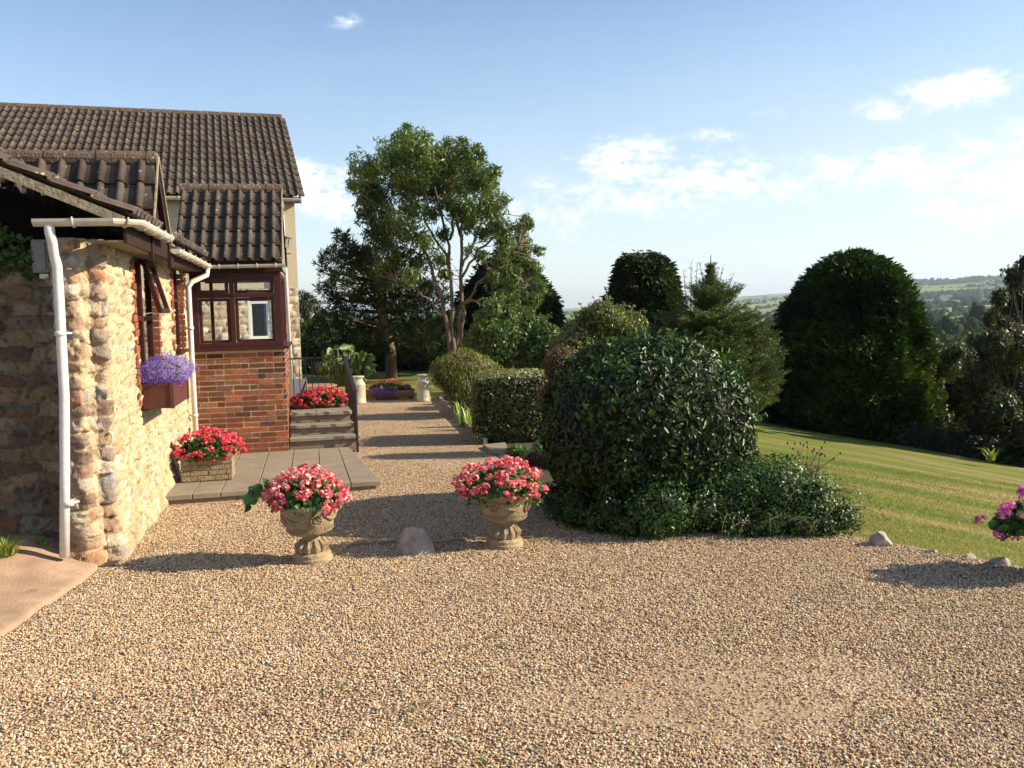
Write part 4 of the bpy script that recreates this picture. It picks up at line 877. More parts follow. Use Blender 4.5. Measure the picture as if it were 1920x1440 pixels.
# ============================================================ STEPS + RAILING
def steps():
    t = thing('garden_steps', 'three worn stone steps beside the brick porch rising to a small landing', 'steps', tuple(wor(1.75, 5.3, 0)))
    R0 = 1.29; rise = .15; zb = .1
    ends = [2.28, 2.235, 2.19]
    for i in range(3):
        z = zb + rise * (i + 1) + .0; e0 = 4.98 + .29 * i; e1 = e0 + .32 if i < 2 else 6.55
        g = G()
        if i < 2: g.fb(wor, R0, ends[i], e0, e1, z - .05, z, None, .006)
        else:
            g.fb(wor, R0, 1.66, e0, e1, z - .05, z, None, .004); g.fb(wor, 1.668, ends[i], e0, e1, z - .05, z, None, .004)
        g.build('tread', M['stepstone'], t, bevel=.008)
        g = G(); g.fb(wor, R0 + .002 * i, ends[i] - .03, e0 + .035, 6.5 - .01 * i, z - .149 if i else .03, z - .051); g.build('riser', M['kerb'], t)
    r = thing('iron_railing', 'black iron railing with square bars round the landing and down beside the steps', 'railing', tuple(wor(2.2, 5.5, 0)))
    _, zt = on2(600, 671, 6.5); hx = on2(647, 671, 6.5)[0]
    g = G(); g.tube([wor(1.29, 6.5, zt), wor(hx, 6.5, zt)], .012, 6); g.build('top_rail', M['iron'], r); g = G(); g.fb(wor, 1.30, hx, 6.49, 6.51, .70, .715); g.build('bottom_rail', M['iron'], r)
    for k in range(8):
        a = 1.34 + k * (hx - 1.38) / 8; g = G(); g.fb(wor, a - .006, a + .006, 6.494, 6.506, .56, zt); g.build('baluster', M['iron'], r)
    hx2 = on2(671, 850, 4.92)[0]; zf = zt - .42
    P0 = wor(hx, 6.5, zt + .01); P1 = wor(hx2, 4.92, zf)
    def slope(t_): return P0 * (1 - t_) + P1 * t_
    g = G(); d = P1 - P0; q = slope(0); e = E1 * .022
    g.hexa([P1 - e - EZ * .01, P1 + e - EZ * .01, P0 + e - EZ * .01, P0 - e - EZ * .01, P1 - e + EZ * .01, P1 + e + EZ * .01, P0 + e + EZ * .01, P0 - e + EZ * .01]); g.build('handrail', M['iron'], r)
    g = G(); g.hexa([P1 - e * .4 - EZ * .72, P1 + e * .4 - EZ * .72, P0 + e * .4 - EZ * .79, P0 - e * .4 - EZ * .79, P1 - e * .4 - EZ * .70, P1 + e * .4 - EZ * .70, P0 + e * .4 - EZ * .77, P0 - e * .4 - EZ * .77]); g.build('bottom_rail', M['iron'], r)
    for k in range(22):
        t_ = (k + 1) / 23; p = slope(t_); g = G(); g.tube([p - EZ * .75, p], .010, 5); g.build('baluster', M['iron'], r)
    for (p, z0) in ((P0, .55), (P1, .02)):
        g = G(); g.tube([np.array([p[0], p[1], z0]), p], .018, 8); g.build('post', M['iron'], r)
steps()
# ============================================================ SMALL THINGS ON THE WALLS
def small_wall():
    d = .10
    a0, z1 = on2(57, 449, d); a1, z0 = on2(93, 511, d)
    t = thing('meter_box', 'weathered grey meter box high on the shaded stone wall', 'meter box', tuple(wor((a0 + a1) / 2, .2, z0)))
    g = G(); g.fb(wor, a0, a1, d, .22, z0, z1); g.build('box', M['grey'], t, bevel=.008); g = G(); g.fb(wor, a0 + .02, a1 - .02, d - .012, d - .001, z0 + .02, z1 - .02); g.build('door', M['grey'], t, bevel=.004)
    a0, z1 = on2(72, 513, d); a1, z0 = on2(90, 522, d)
    t = thing('security_sensor', 'tiny white security sensor just below the grey meter box', 'sensor', tuple(wor(a0, .2, z0)))
    g = G(); g.fb(wor, a0, a1, d + .02, .2, z0, z1); g.build('housing', M['upvc'], t, bevel=.006); g = G(); g.tube([wor(a1 - .01, d + .02, z0 - .005), wor(a1 - .01, d - .01, z0 - .02)], .02, 10); g.build('lens', M['glass'], t)
    # window box
    t = thing('window_box', 'brown stained wooden window box fixed under the open cottage window', 'window box', tuple(wor(.17, 1.85, 1.13)))
    g = G(); th = .02; e0, e1, z0, z1 = 1.30, 2.35, 1.12, 1.36
    g.fb(wor, .03, .31, e0, e0 + th, z0, z1); g.fb(wor, .03, .31, e1 - th, e1, z0, z1); g.fb(wor, .29, .31, e0 + th, e1 - th, z0, z1); g.fb(wor, .03, .05, e0 + th, e1 - th, z0, z1); g.fb(wor, .05, .29, e0 + th, e1 - th, z0 + .001, z0 + .02); g.build('planter', M['boxwood'], t, bevel=.003)
    g = G(); g.fb(wor, .285, .322, e0 - .012, e0 + .03, z0 - .004, z1 + .004); g.build('corner_post', M['boxwood'], t, bevel=.003); g = G(); g.fb(wor, .285, .322, e1 - .03, e1 + .012, z0 - .004, z1 + .004); g.build('corner_post', M['boxwood'], t, bevel=.003)
    g = G(); g.fb(wor, .05, .29, e0 + th, e1 - th, z0 + .16, z0 + .2); g.build('compost', M['soil'], t)
small_wall()
# ============================================================ FLOWERS
def head_mesh(name, pal, r=.034, nf=24, seed=0, petal=.014):
    rg = np.random.default_rng(seed); V = []; Fc = []; C = []
    for i in range(nf):
        d = rg.normal(size=3); d /= np.linalg.norm(d); d[2] = d[2] * .8 + .15; d /= np.linalg.norm(d); c0 = np.array(pal[rg.integers(len(pal))]) * rg.uniform(.8, 1.15)
        a = np.cross(d, [0, 0, 1.] if abs(d[2]) < .9 else [1., 0, 0]); a /= np.linalg.norm(a); b = np.cross(d, a); p = d * r * rg.uniform(.55, 1.2); t0 = rg.uniform(0, 6.28)
        for k in range(5):
            t = t0 + k * 1.2566; u = a * math.cos(t) + b * math.sin(t); w = np.cross(d, u); n = len(V)
            V += [p, p + u * petal * .6 + w * petal * .42 + d * .003, p + u * petal * 1.1 + d * rg.uniform(-.002, .004), p + u * petal * .6 - w * petal * .42 + d * .003]; Fc.append((n, n + 1, n + 2, n + 3))
            c = np.clip(c0 * rg.uniform(.85, 1.2), 0, .95); C += [c * .95 + .03, c, c, c]
    me = fmesh(name, np.array(V), np.array(Fc), np.array(C)); me.materials.append(M['petal']); return me
PINK = [(.80, .10, .13), (.82, .17, .19), (.86, .34, .34), (.70, .05, .07), (.80, .12, .13), (.88, .58, .55)]
RED = [(.72, .03, .05), (.78, .05, .08), (.80, .12, .18), (.66, .02, .03), (.80, .20, .28)]
SALM = [(.80, .16, .09), (.78, .22, .12), (.82, .33, .24)]
MAG = [(.72, .14, .40), (.78, .25, .50), (.62, .08, .30)]
HM = {k: [head_mesh(k + '_flower_head', p, seed=11 * i + len(k), nf=20 + 3 * i) for i in range(3)] for k, p in (('pink', PINK), ('red', RED), ('salmon', SALM), ('magenta', MAG))}
GLEAF = [(.020, .055, .012), (.045, .11, .020), (.07, .16, .03), (.12, .22, .05)]
def geranium(label, c, rx, ry, h, nheads, kind, frame=(np.array([1., 0, 0]), np.array([0, 1., 0])), drop=.05, hs=1., leafs=1500, lsize=.045, name='geranium_plant', group=None, spread=.25, heads_low=.15):
    c = np.array(c, float); A, B = frame; t = thing(name, label, 'flowers', tuple(c), group)
    n = leafs; d = unit(n); d[:, 2] = np.abs(d[:, 2]) * 1.0 - .15; rr = (RNG.random(n) ** .35) * .95
    P = c + (d[:, :1] * rx * A + d[:, 1:2] * ry * B) * rr[:, None] + EZ * (np.clip(d[:, 2:], -.3, 1) * h * .86 * rr[:, None])
    low = RNG.random(n) < spread * .3; P[low] -= EZ * drop
    Nn = d * .7 + np.array([.15, -.25, .8]) * 1.0 + RNG.normal(size=(n, 3)) * .45
    leafobj('foliage', P, Nn, RNG.uniform(.6, 1.15, n) * lsize, GLEAF, M['leaf'], t, asp=.92, shape=6, clump=.3, cs=12)
    g = G()
    for k in range(26):
        a = unit(1)[0]; e = c + (a[0] * rx * A + a[1] * ry * B) * .7 + EZ * abs(a[2]) * h * .8; g.tube([c + (e - c) * [.3, .3, 0], (c + e) / 2 + EZ * .02, e], [.004, .0035, .0025], 5)
    g.build('stems', M['stem'], t)
    k = 0; tries = 0; pts = []
    while k < nheads and tries < 6000:
        tries += 1; a = unit(1)[0]; a[2] = abs(a[2]) if RNG.random() > heads_low else -abs(a[2]) * .35
        p = (a[0] * rx * A + a[1] * ry * B) * RNG.uniform(.93, 1.1) + EZ * (a[2] * h * RNG.uniform(.92, 1.1))
        if any(np.linalg.norm(p - q) < .044 * hs for q in pts): continue
        pts.append(p); o = bpy.data.objects.new('flower_head', HM[kind][k % 3]); COL.objects.link(o); o.parent = t; o.location = p; s = hs * RNG.uniform(.75, 1.2); o.scale = (s, s, s * .8); o.rotation_euler = (RNG.uniform(-.6, .6), RNG.uniform(-.6, .6), RNG.uniform(0, 6.28)); k += 1
    return t
def lobelia(label, c, rx, ry, h, n, frame, drop=0., pale=0., name='lobelia', hang=.3):
    c = np.array(c, float); A, B = frame; t = thing(name, label, 'flowers', tuple(c))
    def pts(n, r0, r1):
        d = unit(n); d[:, 2] = np.where(d[:, 2] < 0, d[:, 2] * hang / max(h, .01), d[:, 2]); rr = RNG.uniform(r0, r1, (n, 1)) * (.55 + .85 * fbm(d[:, 0] * 3.5 + 3, d[:, 1] * 3.5, d[:, 2] * 3.5, 3, 3))[:, None]
        return c + (d[:, :1] * rx * A + d[:, 1:2] * ry * B + d[:, 2:] * h * EZ) * rr, d
    P, d = pts(n // 2, .5, .98); leafobj('foliage', P, d + RNG.normal(size=P.shape) * .6, RNG.uniform(.012, .026, len(P)), [(.03, .05, .03), (.07, .10, .05), (.12, .14, .09)], M['leaf'], t, asp=.35)
    P, d = pts(n, .86, 1.1); pal = [(.07, .015, .30), (.12, .03, .42), (.20, .08, .52), (.34, .24, .66), (.14, .02, .42)]
    V, Fc, k = leaves(P, d + RNG.normal(size=P.shape) * .5, RNG.uniform(.010, .017, len(P)), .8); Cc = lcols(len(P), k, pal)
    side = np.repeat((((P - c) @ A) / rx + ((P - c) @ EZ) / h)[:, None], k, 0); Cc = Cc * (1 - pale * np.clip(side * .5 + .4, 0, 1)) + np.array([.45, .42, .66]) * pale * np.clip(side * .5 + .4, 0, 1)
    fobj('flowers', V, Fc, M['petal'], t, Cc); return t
HF = (E1, E2)
lobelia('mound of violet and pale blue lobelia spilling over the brown window box', wor(.19, 1.75, 1.46), .25, .55, .16, 7500, HF, pale=.35, hang=.16)
# ---------------- stone urns
def urn(label, base, rz, tilt=(0, 0), group='carved stone urns of pink geraniums'):
    t = thing('garden_urn', label, 'urn', tuple(base), group)
    g = G(); g.lathe([(.001, 0), (.158, 0), (.160, .030), (.150, .040), (.150, .062), (.138, .075), (.118, .082)], base, 48); g.build('foot', M['urn'], t, smooth=False)
    g = G(); n = 48
    g.lathe([(.112, .08), (.122, .10), (.118, .135), (.092, .165), (.064, .185), (.058, .205), (.07, .225), (.085, .232)], base, n); o = g.build('stem', M['urn'], t, smooth=True)
    g = G()
    for k in range(12):   # carved leaves round the knop
        a = k / 12 * 2 * math.pi; p0 = base + np.array([math.cos(a) * .118, math.sin(a) * .118, .092]); p1 = base + np.array([math.cos(a) * .128, math.sin(a) * .128, .13]); p2 = base + np.array([math.cos(a) * .085, math.sin(a) * .085, .178])
        g.tube([p0, p1, p2], [.016, .020, .006], 6)
    g.build('leaf_carving', M['urn'], o)
    g = G(); g.lathe([(.05, .228), (.150, .232), (.176, .245), (.184, .26), (.184, .292), (.190, .297), (.205, .36), (.222, .43), (.228, .445), (.238, .450), (.241, .475), (.236, .482), (.218, .482), (.212, .44), (.16, .42), (.0, .42)], base, 64); bw = g.build('bowl', M['urn'], t, smooth=False)
    g = G(); nk = 30
    for k in range(nk):    # key pattern band
        for (u0, u1, z0, z1) in ((0, .8, .286, .292), (.64, .8, .268, .286), (.3, .64, .268, .273), (.0, .14, .262, .286), (.0, 1.0, .262, .266)):
            a0 = (k + u0) / nk * 2 * math.pi; a1 = (k + u1) / nk * 2 * math.pi; r0, r1 = .180, .1905
            P = []
            for z in (z0, z1):
                for (a, r) in ((a0, r0), (a0, r1), (a1, r1), (a1, r0)): P.append(base + np.array([math.cos(a) * r, math.sin(a) * r, z]))
            g.hexa(P)
    g.build('key_band', M['urn'], bw)
    for k in range(4):     # rosettes joined by swags
        a = rz + k * math.pi / 2; d = np.array([math.cos(a), math.sin(a), 0]); tt = np.array([-math.sin(a), math.cos(a), 0]); sl = .23; ctr = base + d * .212 + EZ * .365; up = (EZ + d * sl); up /= np.linalg.norm(up); nn = np.cross(tt, up)
        g = G(); ring = [ctr + (tt * math.cos(q) + up * math.sin(q)) * .043 for q in np.linspace(0, 2 * math.pi, 21)]; g.tube(ring, .0085, 6, caps=False)
        for q in np.linspace(0, 2 * math.pi, 9)[:-1]: e = tt * math.cos(q) + up * math.sin(q); g.tube([ctr + e * .008, ctr + e * .02 + d * .008, ctr + e * .034], [.006, .009, .004], 5)
        g.tube([ctr - d * .006, ctr + d * .012], [.012, .006], 8); g.build('rosette', M['urn'], bw)
        g = G(); sw = []
        for q in np.linspace(.28, math.pi / 2 - .28, 9): aa = a + q; s_ = math.sin((q - .28) / (math.pi / 2 - .56) * math.pi); z = .405 - .055 * s_; r = .188 + (z - .29) * .235 + .006; sw.append(base + np.array([math.cos(aa) * r, math.sin(aa) * r, z]))
        g.tube(sw, [.006, .009, .012, .014, .015, .014, .012, .009, .006], 6); g.build('swag', M['urn'], bw)
    g = G(); g.lathe([(.0, .452), (.214, .448)], base, 24); g.build('compost', M['soil'], t)
    return t
UL, UR = gp(587, 1050), gp(946, 1023); UT = np.array([4.02, 6.28, 0.])
u1 = urn('carved stone pedestal urn of pink geraniums standing nearest the cottage wall', UL, rad(-62)); u1.rotation_euler = (0, rad(-2.5), 0)
u2 = urn('carved stone pedestal urn of pink geraniums standing beside the big dark bush', UR, rad(-25)); u2.rotation_euler = (0, rad(2), 0)
u3 = urn('carved stone urn at the right edge of the drive holding magenta geraniums', UT, rad(10))
def up(u, v, Y): return at(u, v, Y)
geranium('pink geraniums with a trailing leafy stem in the urn nearest the cottage', UL + np.array([-.03, 0, .50]), .32, .27, .25, 92, 'pink', hs=1.02, leafs=1700, heads_low=.08)
geranium('pink geraniums spilling wide over the urn beside the big dark bush', UR + np.array([-.02, 0, .50]), .37, .29, .23, 100, 'pink', hs=1.02, leafs=1900, heads_low=.18, drop=.1)
geranium('magenta pink geraniums leaning in at the right edge of the drive', UT + np.array([-.14, 0, .36]), .46, .30, .26, 46, 'magenta', hs=1.15, leafs=1500, lsize=.075, heads_low=.3)
def trailing():
    t = thing('trailing_plant', 'green broad leaved shoot trailing out of the urn nearest the cottage', 'plant', tuple(UL + [-.2, 0, .47]))
    Yd = UL[1]; pts = [at(540, 932, Yd), at(515, 940, Yd - .05), at(492, 934, Yd - .05), at(484, 922, Yd - .04)]; g = G(); g.tube(pts, [.006, .005, .005, .004], 6); g.build('stem', M['stem'], t)
    P = []; S = []
    for (u, v, s) in ((497, 906, .10), (478, 914, .10), (482, 925, .09), (470, 930, .10), (476, 940, .09), (465, 936, .11), (462, 950, .11), (489, 915, .08), (502, 912, .07), (470, 918, .08)): P.append(at(u, v, Yd - .05 + RNG.uniform(-.04, .04))); S.append(s)
    P = np.array(P); leafobj('leaves', P, np.array([.5, -.8, .5]) + RNG.normal(size=P.shape) * .3, np.array(S), [(.04, .10, .02), (.10, .20, .04)], M['gloss'], t, asp=.75, shape=6, clump=0)
trailing()
# block trough on the flagged path
def block_trough():
    p = gp(340, 906, .1); a, b = (p - C0) @ E1, (p - C0) @ E2; a = max(a, .07); q = gp(436, 901, .1); a1 = (q - C0) @ E1; z0 = .1
    t = thing('stone_trough', 'cast stone trough patterned like walling blocks standing against the sunlit cottage wall', 'planter', tuple(wor((a + a1) / 2, b + .15, z0)))
    g = G(); g.fb(wor, a + .012, a1 - .012, b + .012, b + .34, z0, z0 + .30); g.build('body', M['trough'], t); g = G(); rh = .062
    for r in range(4):
        x = a - (.07 if r % 2 else 0)
        while x < a1:
            l_ = RNG.uniform(.13, .22); x0, x1 = max(x, a), min(x + l_ - .008, a1)
            if x1 - x0 > .02: g.fb(wor, x0, x1, b + RNG.uniform(-.004, .004), b + .03, z0 + .012 + r * rh, z0 + (r + 1) * rh + .003, None, .002)
            x += l_
        g.fb(wor, a1 - .02, a1 + .0, b + .032, b + .17, z0 + .012 + r * rh, z0 + (r + 1) * rh + .003); g.fb(wor, a1 - .02, a1 + .0, b + .18, b + .33, z0 + .012 + r * rh, z0 + (r + 1) * rh + .003)
    g.build('blocks', M['trough'], t, bevel=.004)
    g = G(); z = z0 + .262; g.fb(wor, a - .01, a1 + .01, b - .012, b + .03, z, z + .05); g.fb(wor, a - .01, a1 + .01, b + .31, b + .35, z, z + .05); g.fb(wor, a1 - .03, a1 + .01, b + .031, b + .309, z, z + .05); g.fb(wor, a - .01, a + .03, b + .031, b + .309, z, z + .05); g.build('rim', M['trough'], t, bevel=.005)
    geranium('red and pink geraniums filling the block patterned trough by the cottage wall', wor((a + a1) / 2 + .01, b + .15, z0 + .32), .37, .24, .26, 88, 'red', frame=HF, hs=1.1, leafs=1700, lsize=.055)
block_trough()
def landing_trough():
    a0, a1, e0, z0 = 1.36, 2.12, 6.18, .55
    t = thing('terracotta_trough', 'terracotta trough on the small landing hidden under red geraniums', 'planter', tuple(wor(1.75, 6.3, z0)))
    g = G(); g.fb(wor, a0, a1, e0, e0 + .02, z0, z0 + .1); g.fb(wor, a0, a1, e0 + .2, e0 + .22, z0, z0 + .1); g.fb(wor, a0, a0 + .02, e0 + .021, e0 + .199, z0, z0 + .1); g.fb(wor, a1 - .02, a1, e0 + .021, e0 + .199, z0, z0 + .1); g.build('body', M['terracotta'], t, bevel=.004); g = G(); g.fb(wor, a0 + .021, a1 - .021, e0 + .021, e0 + .199, z0, z0 + .08); g.build('compost', M['soil'], t)
    geranium('bright red geraniums on the landing behind the railing bars', wor(1.74, e0 + .05, z0 + .06), .47, .17, .22, 84, 'red', frame=HF, hs=1.15, leafs=1500, lsize=.055, heads_low=.1)
landing_trough()
# ---------------- table and chair behind the steps
def patio():
    ct = at(588, 722, 15.8); ct[2] = .74; r = .42
    t = thing('garden_table', 'round folding wooden garden table on thin dark crossed legs behind the railing', 'table', (ct[0], ct[1], 0))
    g = G()
    for k in range(7):
        x0 = -r + k * 2 * r / 7 + .004; x1 = -r + (k + 1) * 2 * r / 7 - .004; pts = []
        h0, h1 = math.sqrt(max(0, r * r - min(abs(x0), abs(x1)) ** 2)), 0
        xs = [(x0), (x1)]; y0, y1 = [math.sqrt(max(r * r - x * x, .001)) for x in xs]
        P = [(x0, -y0), (x1, -y1), (x1, y1), (x0, y0)]; g.hexa([ct + np.array([x, y, -.02]) for x, y in P] + [ct + np.array([x, y, 0]) for x, y in P])
    g.build('tabletop', M['slat'], t)
    for s in (-1, 1):
        for q in (-1, 1): g = G(); g.tube([ct + np.array([q * r * .8, s * .2, -.03]), ct + np.array([-q * r * .8, s * .2, -.72])], .012, 6); g.build('leg', M['iron'], t)
    g = G(); g.tube([ct + np.array([-r * .4, -.2, -.38]), ct + np.array([r * .75, -.2, -.12])], .009, 5); g.build('brace', M['iron'], t)
    c = at(556, 760, 14.9); c[2] = 0
    t = thing('garden_chair', 'folding garden chair with a grey fabric back beside the round table', 'chair', tuple(c), rz=0)
    def fr(a, b, z): return c + F1 * a + F2 * b + EZ * z
    g = G(); g.hexa([fr(-.14, -.06, .42), fr(.15, -.02, .42), fr(.15, .01, .42), fr(-.14, -.03, .42), fr(-.12, .04, .92), fr(.17, .08, .92), fr(.17, .11, .92), fr(-.12, .07, .92)]); g.build('backrest', M['cushion'], t, bevel=.01)
    g = G(); g.fb(fr, -.15, .17, -.4, -.03, .40, .44); g.build('seat', M['cushion'], t, bevel=.01)
    for a in (-.165, .18):
        g = G(); g.tube([fr(a, .12, .94), fr(a, -.45, .02)], .013, 6); g.build('leg', M['slat'], t); g = G(); g.tube([fr(a, -.42, .46), fr(a, .1, .02)], .013, 6); g.build('leg', M['slat'], t)
patio()
# ---------------- churns, log planter
def churn(label, c):
    t = thing('milk_churn', label, 'milk churn', tuple(c), 'painted milk churns at the end of the drive')
    g = G(); g.lathe([(.001, 0), (.158, 0), (.165, .02), (.158, .035), (.158, .40), (.163, .41), (.158, .425), (.148, .45), (.12, .50), (.105, .515), (.102, .55), (.118, .565)], c, 32); g.build('body', M['churn'], t, smooth=True)
    g = G(); g.lathe([(.118, .565), (.135, .575), (.14, .60), (.125, .61), (.06, .612), (.0, .612)], c, 32); g.build('lid', M['churn'], t)
    for s in (-1, 1): g = G(); g.tube([c + np.array([s * .135, 0, .47]), c + np.array([s * .185, 0, .49]), c + np.array([s * .175, 0, .53]), c + np.array([s * .115, 0, .535])], .009, 6); g.build('handle', M['churn'], t)
churn('cream painted milk churn to the right of the log planter', gp(795, 752)); churn('cream painted milk churn just beyond the end of the railing', gp(673, 756))
def logp():
    c = gp(730, 749); d = np.array([1, .02, 0]); L2 = .57; t = thing('log_planter', 'hollowed half log planter at the far end of the gravel drive', 'planter', tuple(c)); n = 16; m = 14; V = []; Fc = []; r = .17
    for i in range(m + 1):
        x = -L2 + 2 * L2 * i / m
        for k in range(n + 1):
            a = math.pi * (1.08 * k / n - .04) + math.pi; rr = r * (1 + .10 * (vnoise(np.array([x * 5]), np.array([k * .9]))[0] - .5)); V.append(c + d * x + np.array([0, math.cos(a) * rr, .20 + math.sin(a) * rr * 1.1]))
    for i in range(m):
        for k in range(n): o = i * (n + 1) + k; Fc.append((o, o + 1, o + n + 2, o + n + 1))
    g = G(); g.add(V, Fc); g.add(V[:n + 1], [tuple(range(n + 1))]); g.add(V[-(n + 1):], [tuple(range(n + 1))[::-1]]); g.build('body', M['logbark'], t)
    g = G(); g.hexa([c + np.array([x, y, z]) for z in (.14, .185) for x, y in ((-L2 + .03, -.14), (L2 - .03, -.14), (L2 - .03, .14), (-L2 + .03, .14))]); g.build('compost', M['soil'], t)
    for s in (-.4, .35): g = G(); g.hexa([c + np.array([x, y, z]) for z in (.0, .06) for x, y in ((s - .12, -.13), (s + .12, -.13), (s + .12, .13), (s - .12, .13))]); g.build('foot_block', M['logbark'], t)
    fr = (np.array([1., 0, 0]), np.array([0, 1., 0]))
    geranium('salmon red geraniums along the top of the log planter', c + np.array([-.06, 0, .25]), .44, .13, .20, 26, 'salmon', hs=1.35, leafs=900, lsize=.06, heads_low=0)
    lobelia('blue lobelia trailing over the left and middle of the log planter', c + np.array([-.10, -.15, .20]), .32, .08, .10, 2600, fr, hang=.16, name='lobelia')
    t = thing('trailing_plant', 'small dark purple-leaved plant at the right end of the log planter', 'plant', tuple(c + [.42, 0, .2])); P, Nn = puffpts([(*(c + [.42, -.05, .25]), .12), (*(c + [.3, -.05, .24]), .10)], 3000); leafobj('foliage', P, Nn, .04, [(.02, .04, .02), (.04, .03, .06), (.05, .08, .03)], M['leaf'], t)
logp()
# ---------------- rocks
def rock(name, label, c, sx, sy, sz, mt, seed, group=None, pts=22, flat=.0, top=1.):
    rg = np.random.default_rng(seed); bm = bmesh.new()
    for i in range(pts):
        d = rg.normal(size=3); d /= np.linalg.norm(d); d[2] = abs(d[2]) * 1.1 - .12; k = rg.uniform(.82, 1.08); tz = max(0, d[2]); bm.verts.new((d[0] * sx * k * (1 - (1 - top) * tz), d[1] * sy * k * (1 - (1 - top) * tz), min(d[2], 1 - flat) * sz * k))
    r = bmesh.ops.convex_hull(bm, input=bm.verts); bmesh.ops.delete(bm, geom=list({e for e in r['geom_interior'] if isinstance(e, bmesh.types.BMVert)}), context='VERTS')
    bmesh.ops.triangulate(bm, faces=bm.faces); bmesh.ops.subdivide_edges(bm, edges=bm.edges, cuts=3, use_grid_fill=True)
    for v in bm.verts:
        p = v.co; s = max(sx, sz); nn = float(fbm(np.array([p.x / s * 4 + seed]), np.array([p.y / s * 4]), np.array([p.z / s * 4]), seed, 3)[0]) - .5; v.co = p * (1 + .16 * nn)
    me = bpy.data.meshes.new(name); bm.to_mesh(me); bm.free(); o = link(name, me, mt, None, c); return tag(o, label, 'rock', group)
def rock_main():
    c = gp(778, 1036); bm = bmesh.new(); s = 230.
    out = [(-.178, .0, .0), (-.10, -.09, -.02), (.03, -.11, -.02), (.10, -.09, .0), (.172, -.02, .0), (.165, .06, .0), (.0, .14, 0), (-.15, .1, 0), (-.085, .02, .20), (-.03, .0, .215), (.045, .01, .20), (.085, .0, .19), (.14, .02, .095), (.03, .08, .19)]
    for p in out: bm.verts.new(p)
    r = bmesh.ops.convex_hull(bm, input=bm.verts); bmesh.ops.triangulate(bm, faces=bm.faces); bmesh.ops.subdivide_edges(bm, edges=bm.edges, cuts=4, use_grid_fill=True)
    for v in bm.verts: p = v.co; v.co = p * (1 + .14 * (float(fbm(np.array([p.x * 22]), np.array([p.y * 18]), np.array([p.z * 18]), 3, 3)[0]) - .5))
    me = bpy.data.meshes.new('boulder'); bm.to_mesh(me); bm.free(); tag(link('boulder', me, M['rockpink'], None, c), 'large pale boulder with orange stains on the gravel between the two urns', 'rock')
rock_main()
rg_ = 'rocks edging the drive beside the lawn'
rock('rock', 'rounded grey rock right at the foot of the low sprawling bush', gp(1649, 1021), .105, .09, .12, M['rock'], 5, rg_)
for i, (u, v, w, h, lb) in enumerate(((1712, 1034, .07, .04, 'flat reddish rock half buried between the gravel and the lawn'), (1745, 1040, .06, .06, 'small pale pointed rock at the gravel edge by the lawn'), (1815, 1049, .075, .055, 'low brown rock third along the gravel edge from the right'), (1875, 1062, .10, .085, 'dark brown rock nearest the right edge of the photo'), (1905, 1068, .06, .04, 'small rock tucked right of the dark brown one'))):
    rock('rock', lb, gp(u, v, -.02), w, w * .8, h, M['rock'], 20 + i, rg_)
# ---------------- small plants at the cottage foot
def blades(name, c, n, h, r, pal, parent, w=.006, lean=.6):
    V = []; Fc = []; C = []
    for i in range(n):
        a = RNG.uniform(0, 6.28); d = np.array([math.cos(a), math.sin(a), 0]); p = c + d * RNG.uniform(0, r * .35); hh = h * RNG.uniform(.5, 1.1); ln = lean * RNG.uniform(.2, 1.2); s = np.array([-d[1], d[0], 0]) * w
        q = [p, p + EZ * hh * .5 + d * hh * ln * .25, p + EZ * hh * .85 + d * hh * ln * .7, p + EZ * hh * (1 - .2 * ln) + d * hh * ln * 1.15]; cc = np.array(pal[RNG.integers(len(pal))]) * RNG.uniform(.8, 1.2)
        for k, x in enumerate(q): ww = [1, .9, .6, .08][k]; V += [x - s * ww, x + s * ww]; C += [cc, cc]
        o = i * 8; Fc += [(o, o + 1, o + 3, o + 2), (o + 2, o + 3, o + 5, o + 4), (o + 4, o + 5, o + 7, o + 6)]
    return fobj(name, V, np.array(Fc), M['blade'], parent, np.array(C))
t = thing('grass_tuft', 'bright green grass tuft at the foot of the shaded stone wall', 'grass', tuple(gp(12, 1040, .17))); blades('blades', gp(12, 1040, .17), 170, .14, .22, [(.13, .19, .03), (.24, .29, .06), (.36, .36, .11)], t, .004, .9)
t = thing('weed', 'small leafy weed growing between the grass tuft and the white downpipe', 'weed', tuple(gp(78, 1024, .17))); P, Nn = puffpts([(*(gp(76, 1022, .17) + [0, 0, .05]), .045), (*(gp(74, 1022, .17) + [0, 0, .11]), .03), (*(gp(86, 1024, .17) + [0, 0, .03]), .035)], 5000); leafobj('foliage', P, Nn, .018, [(.05, .12, .02), (.12, .22, .04)], M['leaf'], t)
for i, (u, v) in enumerate(((868, 1215), (925, 1195), (943, 1213), (800, 1320), (772, 1335), (776, 1362), (1356, 1222), (905, 1430), (1066, 1178), (1745, 1142), (640, 1290))):
    c = gp(u, v); w_ = thing('weed_tuft', 'tiny green weed tuft growing through the loose gravel', 'weed', tuple(c), 'weed tufts in the gravel'); blades('blades', c, 26, .022, .09, [(.12, .18, .03), (.20, .22, .06), (.28, .24, .10)], w_, .0022, 1.4)
def ivy():
    t = thing('ivy', 'dark ivy climbing in the shade over the top left of the stone wall', 'ivy', tuple(wor(-.8, .2, 2.3))); n = 900; a = RNG.uniform(-1.5, -.52, n); z = RNG.uniform(2.30, 2.75, n) + .15 * (fbm(a * 5, a * 0) - .5) ; b = RNG.uniform(.10, .17, n)
    k = z > 2.38 + .2 * (fbm(a * 7, a * 0, None, 5, 2) - .3); P = np.stack([a, b, z], 1)[k]; P = C0 + P[:, :1] * E1 + P[:, 1:2] * E2 + P[:, 2:] * EZ
    leafobj('foliage', P, -E2 + RNG.normal(size=P.shape) * .5, .06, [(.02, .05, .01), (.05, .10, .02)], M['leaf'], t, asp=.85, shape=6)
ivy()
